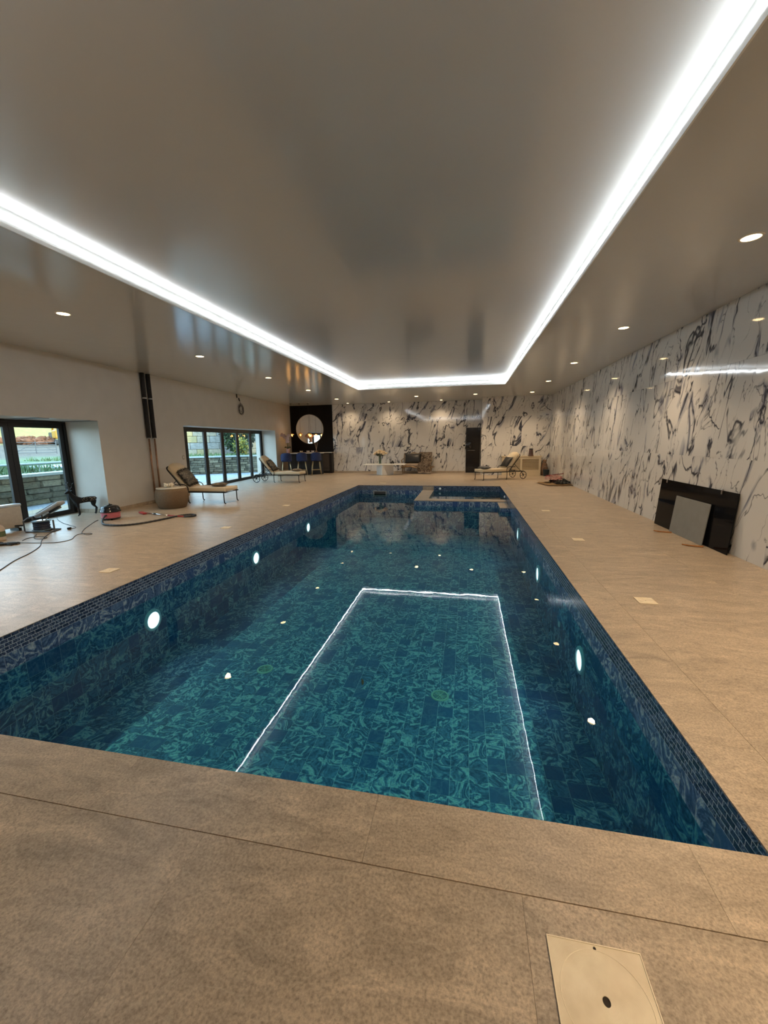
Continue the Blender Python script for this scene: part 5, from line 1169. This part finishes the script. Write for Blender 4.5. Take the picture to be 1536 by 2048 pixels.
# ------------------------------------------------------------------ black door with its fittings
b = B(); bx(b, DX0+0.005, DX1+0.01, WB-0.015, WB+0.011, 0.004, DH-0.003); d3 = struct('door_3', b, mat('gloss_black_door', (0.014, 0.011, 0.010), 0.12, var=0.2)); d3['label'] = 'tall gloss black flush door at the end of the marble wall'
b = B(); cyl(b, (0.08, WB-0.06, 1.05), (0.42, WB-0.06, 1.05), 0.012, seg=10); cyl(b, (0.10, WB-0.06, 1.05), (0.10, WB-0.015, 1.05), 0.01, seg=8); obj('handle', b, mat('steel', (0.55, 0.52, 0.48), 0.25, 1.0), d3, True)
ic = thing('intercom_box', 'black wall box with round white speaker on the door edge', 'intercom', (0.12, WB-0.015, 1.26))
b = B(); rounded_box(b, (0.0, -0.06, 0), (0.30, 0.12, 0.34), 0.015, 2); obj('case', b, BP, ic, True)
b = B(); lathe(b, [(0.045, 0), (0.05, 0.02), (0.085, 0.02), (0.09, 0)], 24); bmesh.ops.transform(b, matrix=T(-0.20, -0.08, 0.02) @ Rx(PI/2), verts=b.verts); obj('speaker_ring', b, mat('ring_white', (0.78, 0.76, 0.72), 0.3), ic, True)
b = B(); box(b, (-0.20, -0.055, 0.02), (0.15, 0.05, 0.15)); obj('speaker_body', b, BP, ic)

# ------------------------------------------------------------------ louvred cabinet, lantern, bucket and crate by the right bay
lc = thing('louvred_cabinet', 'cream radiator cabinet with horizontal louvres in the right bay', 'cabinet', (2.32, 18.24, 0))
CRM = mat('cream_paint', (0.66, 0.55, 0.38), 0.45, var=0.03)
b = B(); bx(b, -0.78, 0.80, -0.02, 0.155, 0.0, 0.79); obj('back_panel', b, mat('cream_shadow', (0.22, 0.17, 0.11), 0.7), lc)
b = B()
for a in ((-0.78, -0.70, 0.0, 0.79), (0.72, 0.80, 0.0, 0.79), (-0.70, 0.72, 0.70, 0.79), (-0.70, 0.72, 0.0, 0.24), (-0.03, 0.05, 0.24, 0.70)): bx(b, a[0], a[1], -0.06, -0.021, a[2], a[3])
obj('front_frame', b, CRM, lc)
b = B(); bx(b, -0.81, 0.83, -0.08, 0.157, 0.79, 0.825); obj('top_board', b, CRM, lc)
b = B(); box(b, (0, 0, 0), (0.66, 0.006, 0.046), Rx(0.5)); lm = mesh_of('louvre', b, CRM)
for k in range(8):
    for x in (-0.365, 0.385): inst('louvre', lm, lc, (x, -0.040, 0.274+k*0.057))
ln = thing('lantern', 'brown tapered lantern standing on the louvred cabinet', 'lantern', (2.71, 18.24, 0.825))
b = B(); lathe(b, [(0, 0), (0.115, 0), (0.115, 0.02), (0.10, 0.05), (0.075, 0.27), (0, 0.27)], 8); obj('body', b, mat('brown_glaze', (0.08, 0.035, 0.02), 0.35, var=0.4, scale=8), ln)
b = B(); lathe(b, [(0, 0.27), (0.08, 0.27), (0.085, 0.29), (0.07, 0.315), (0, 0.32)], 16); obj('cap', b, M_BK, ln, True)
bk = thing('bucket', 'dark blue bucket with wire handle in the marble corner', 'bucket', (3.30, 17.95, 0))
b = B(); lathe(b, [(0, 0), (0.10, 0), (0.13, 0.26), (0.137, 0.265), (0.126, 0.262), (0.097, 0.01), (0, 0.01)], 20); obj('pail', b, mat('navy_plastic', (0.012, 0.035, 0.06), 0.35), bk, True)
b = B(); tube(b, [(0.137*math.cos(PI*k/14), -0.02, 0.25+0.16*math.sin(PI*k/14)) for k in range(15)], 0.005, 6); obj('handle', b, mat('wire_steel', (0.5, 0.55, 0.6), 0.3, 1.0), bk)
sk_ = thing('rag_sack', 'brown cloth sack leaning in the corner behind the bucket', 'sack', (3.28, 18.27, 0))
b = B(); lathe(b, [(0, 0), (0.12, 0), (0.145, 0.1), (0.14, 0.32), (0.10, 0.48), (0.05, 0.56), (0.07, 0.66), (0, 0.64)], 14)
rs = random.Random(4)
for v in b.verts: v.co += Vector((rs.uniform(-.015, .015), rs.uniform(-.012, .012), 0))
for v in b.verts: v.co.y = max(-0.125, min(0.11, v.co.y))
obj('cloth', b, mat('brown_cloth', (0.16, 0.09, 0.05), 0.8, var=0.5, scale=10), sk_, True)
b = B(); tube(b, [(0.056*math.cos(2*PI*k/16), 0.056*math.sin(2*PI*k/16), 0.56) for k in range(16)], 0.012, 6, True); obj('tie', b, M_BK, sk_)

# ------------------------------------------------------------------ heap of packaging by the right wall
def crumple(label, cat, name, c, w, d, h, material, seed, rz=0, n=14, edge=0.0):
    r = random.Random(seed); b = B(); rows_ = []
    for i in range(n+1):
        row = []
        for j in range(n+1):
            u, v = i/n*2-1, j/n*2-1; e = max(abs(u), abs(v)); base = h*(1-e**3)+edge*e**4
            row.append(b.verts.new((u*w/2*(1+r.uniform(-.05, .05)), v*d/2*(1+r.uniform(-.05, .05)), max(0.004, base*(0.75+r.uniform(-.3, .3))+0.006))))
        rows_.append(row)
    for i in range(n):
        for j in range(n): b.faces.new((rows_[i][j], rows_[i+1][j], rows_[i+1][j+1], rows_[i][j+1]))
    bmesh.ops.solidify(b, geom=b.faces[:], thickness=-0.006)
    for v in b.verts: v.co.z = max(v.co.z, 0.0)
    o = obj(name, b, material, None, False, loc=c, rotz=rz); tag(o, label, cat); return o
crumple('flattened tan cardboard sheet under the packaging heap', 'cardboard', 'cardboard_sheet', (2.98, 14.65, 0), 0.85, 1.05, 0.07, mat('tan_card', (0.42, 0.28, 0.14), 0.8, var=0.12), 1, 0.2, 8, 0.03)
crumple('black plastic bin bag lying against the right marble wall', 'bin bag', 'bin_bag', (3.16, 14.70, 0.05), 0.52, 0.85, 0.17, mat('black_polythene', (0.02, 0.022, 0.018), 0.3, var=0.3), 2, 0.1, 12, 0.01)
crumple('crumpled pink and white plastic wrapping on top of the heap', 'wrapping', 'plastic_wrapping', (3.02, 14.90, 0.16), 0.62, 0.80, 0.14, seq_mat('pink_plastic_wrap', (0.62, 0.42, 0.36), (0.45, 0.06, 0.05), 4), 3, -0.15, 14, 0.0)
b = B(); cyl(b, (-0.32, -0.1, 0), (0.30, 0.12, 0.05), 0.014, seg=8)
o = obj('dark_red_tube', b, mat('dark_red', (0.20, 0.03, 0.03), 0.5), None, loc=(3.06, 15.02, 0.275)); tag(o, 'thin dark red tube lying across the wrapping heap', 'tube')

# ------------------------------------------------------------------ black glass panel, grey tile and wedges at the right wall
def leaning(name, label, cat, y0, y1, xb, xt, h, t, material):
    L = math.hypot(xt-xb, h); a = math.atan2(xt-xb, h)
    th_ = thing(name, label, cat, (xb, (y0+y1)/2, 0))
    b = B(); box(b, (0, 0, 0), (t, y1-y0, L)); bevel(b, 0.002, 1); bmesh.ops.transform(b, matrix=Ry(a) @ T(t/2, 0, L/2), verts=b.verts); obj('sheet', b, material, th_)
    return th_
pn = leaning('glass_panel', 'wide glossy black glass panel leaning on the right marble wall', 'glass panel', 5.93, 8.05, 3.385, 3.440, 0.815, 0.012, mat('black_glass', (0.006, 0.006, 0.007), 0.05, var=0.1, spec=0.08))
for y in (0.83, -0.72): b = B(); box(b, (0.044, y, 0.79), (0.012, 0.03, 0.05)); cyl(b, (0.044, y, 0.80), (0.058, y, 0.83), 0.01, seg=8); obj('hook', b, mat('steel', (0.55, 0.52, 0.48)), pn)
leaning('stone_tile', 'square grey stone tile leaning against the black glass panel', 'tile', 6.42, 7.38, 3.335, 3.392, 0.60, 0.012, mat('grey_stone_tile', (0.22, 0.215, 0.20), 0.6, var=0.06, scale=8))
for i, y in enumerate((7.27, 6.36)):
    b = B(); tube(b, smooth_path([(0.10, -0.03, 0.008), (0.02, -0.01, 0.008), (-0.06, 0.02, 0.010), (-0.14, 0.03, 0.022)], 5), [0.016]*4+[0.014]*4+[0.012]*4+[0.009]*4, 6)
    for v in b.verts: v.co.z = max(0.0, v.co.z)
    o = obj('wooden_wedge', b, mat('orange_wood', (0.36, 0.14, 0.03), 0.6, var=0.2), None, loc=(3.215, y, 0)); tag(o, 'bent orange wooden wedge under the grey tile, %s end' % ('far' if i == 0 else 'near'), 'wedge', 'wedges under the grey tile')
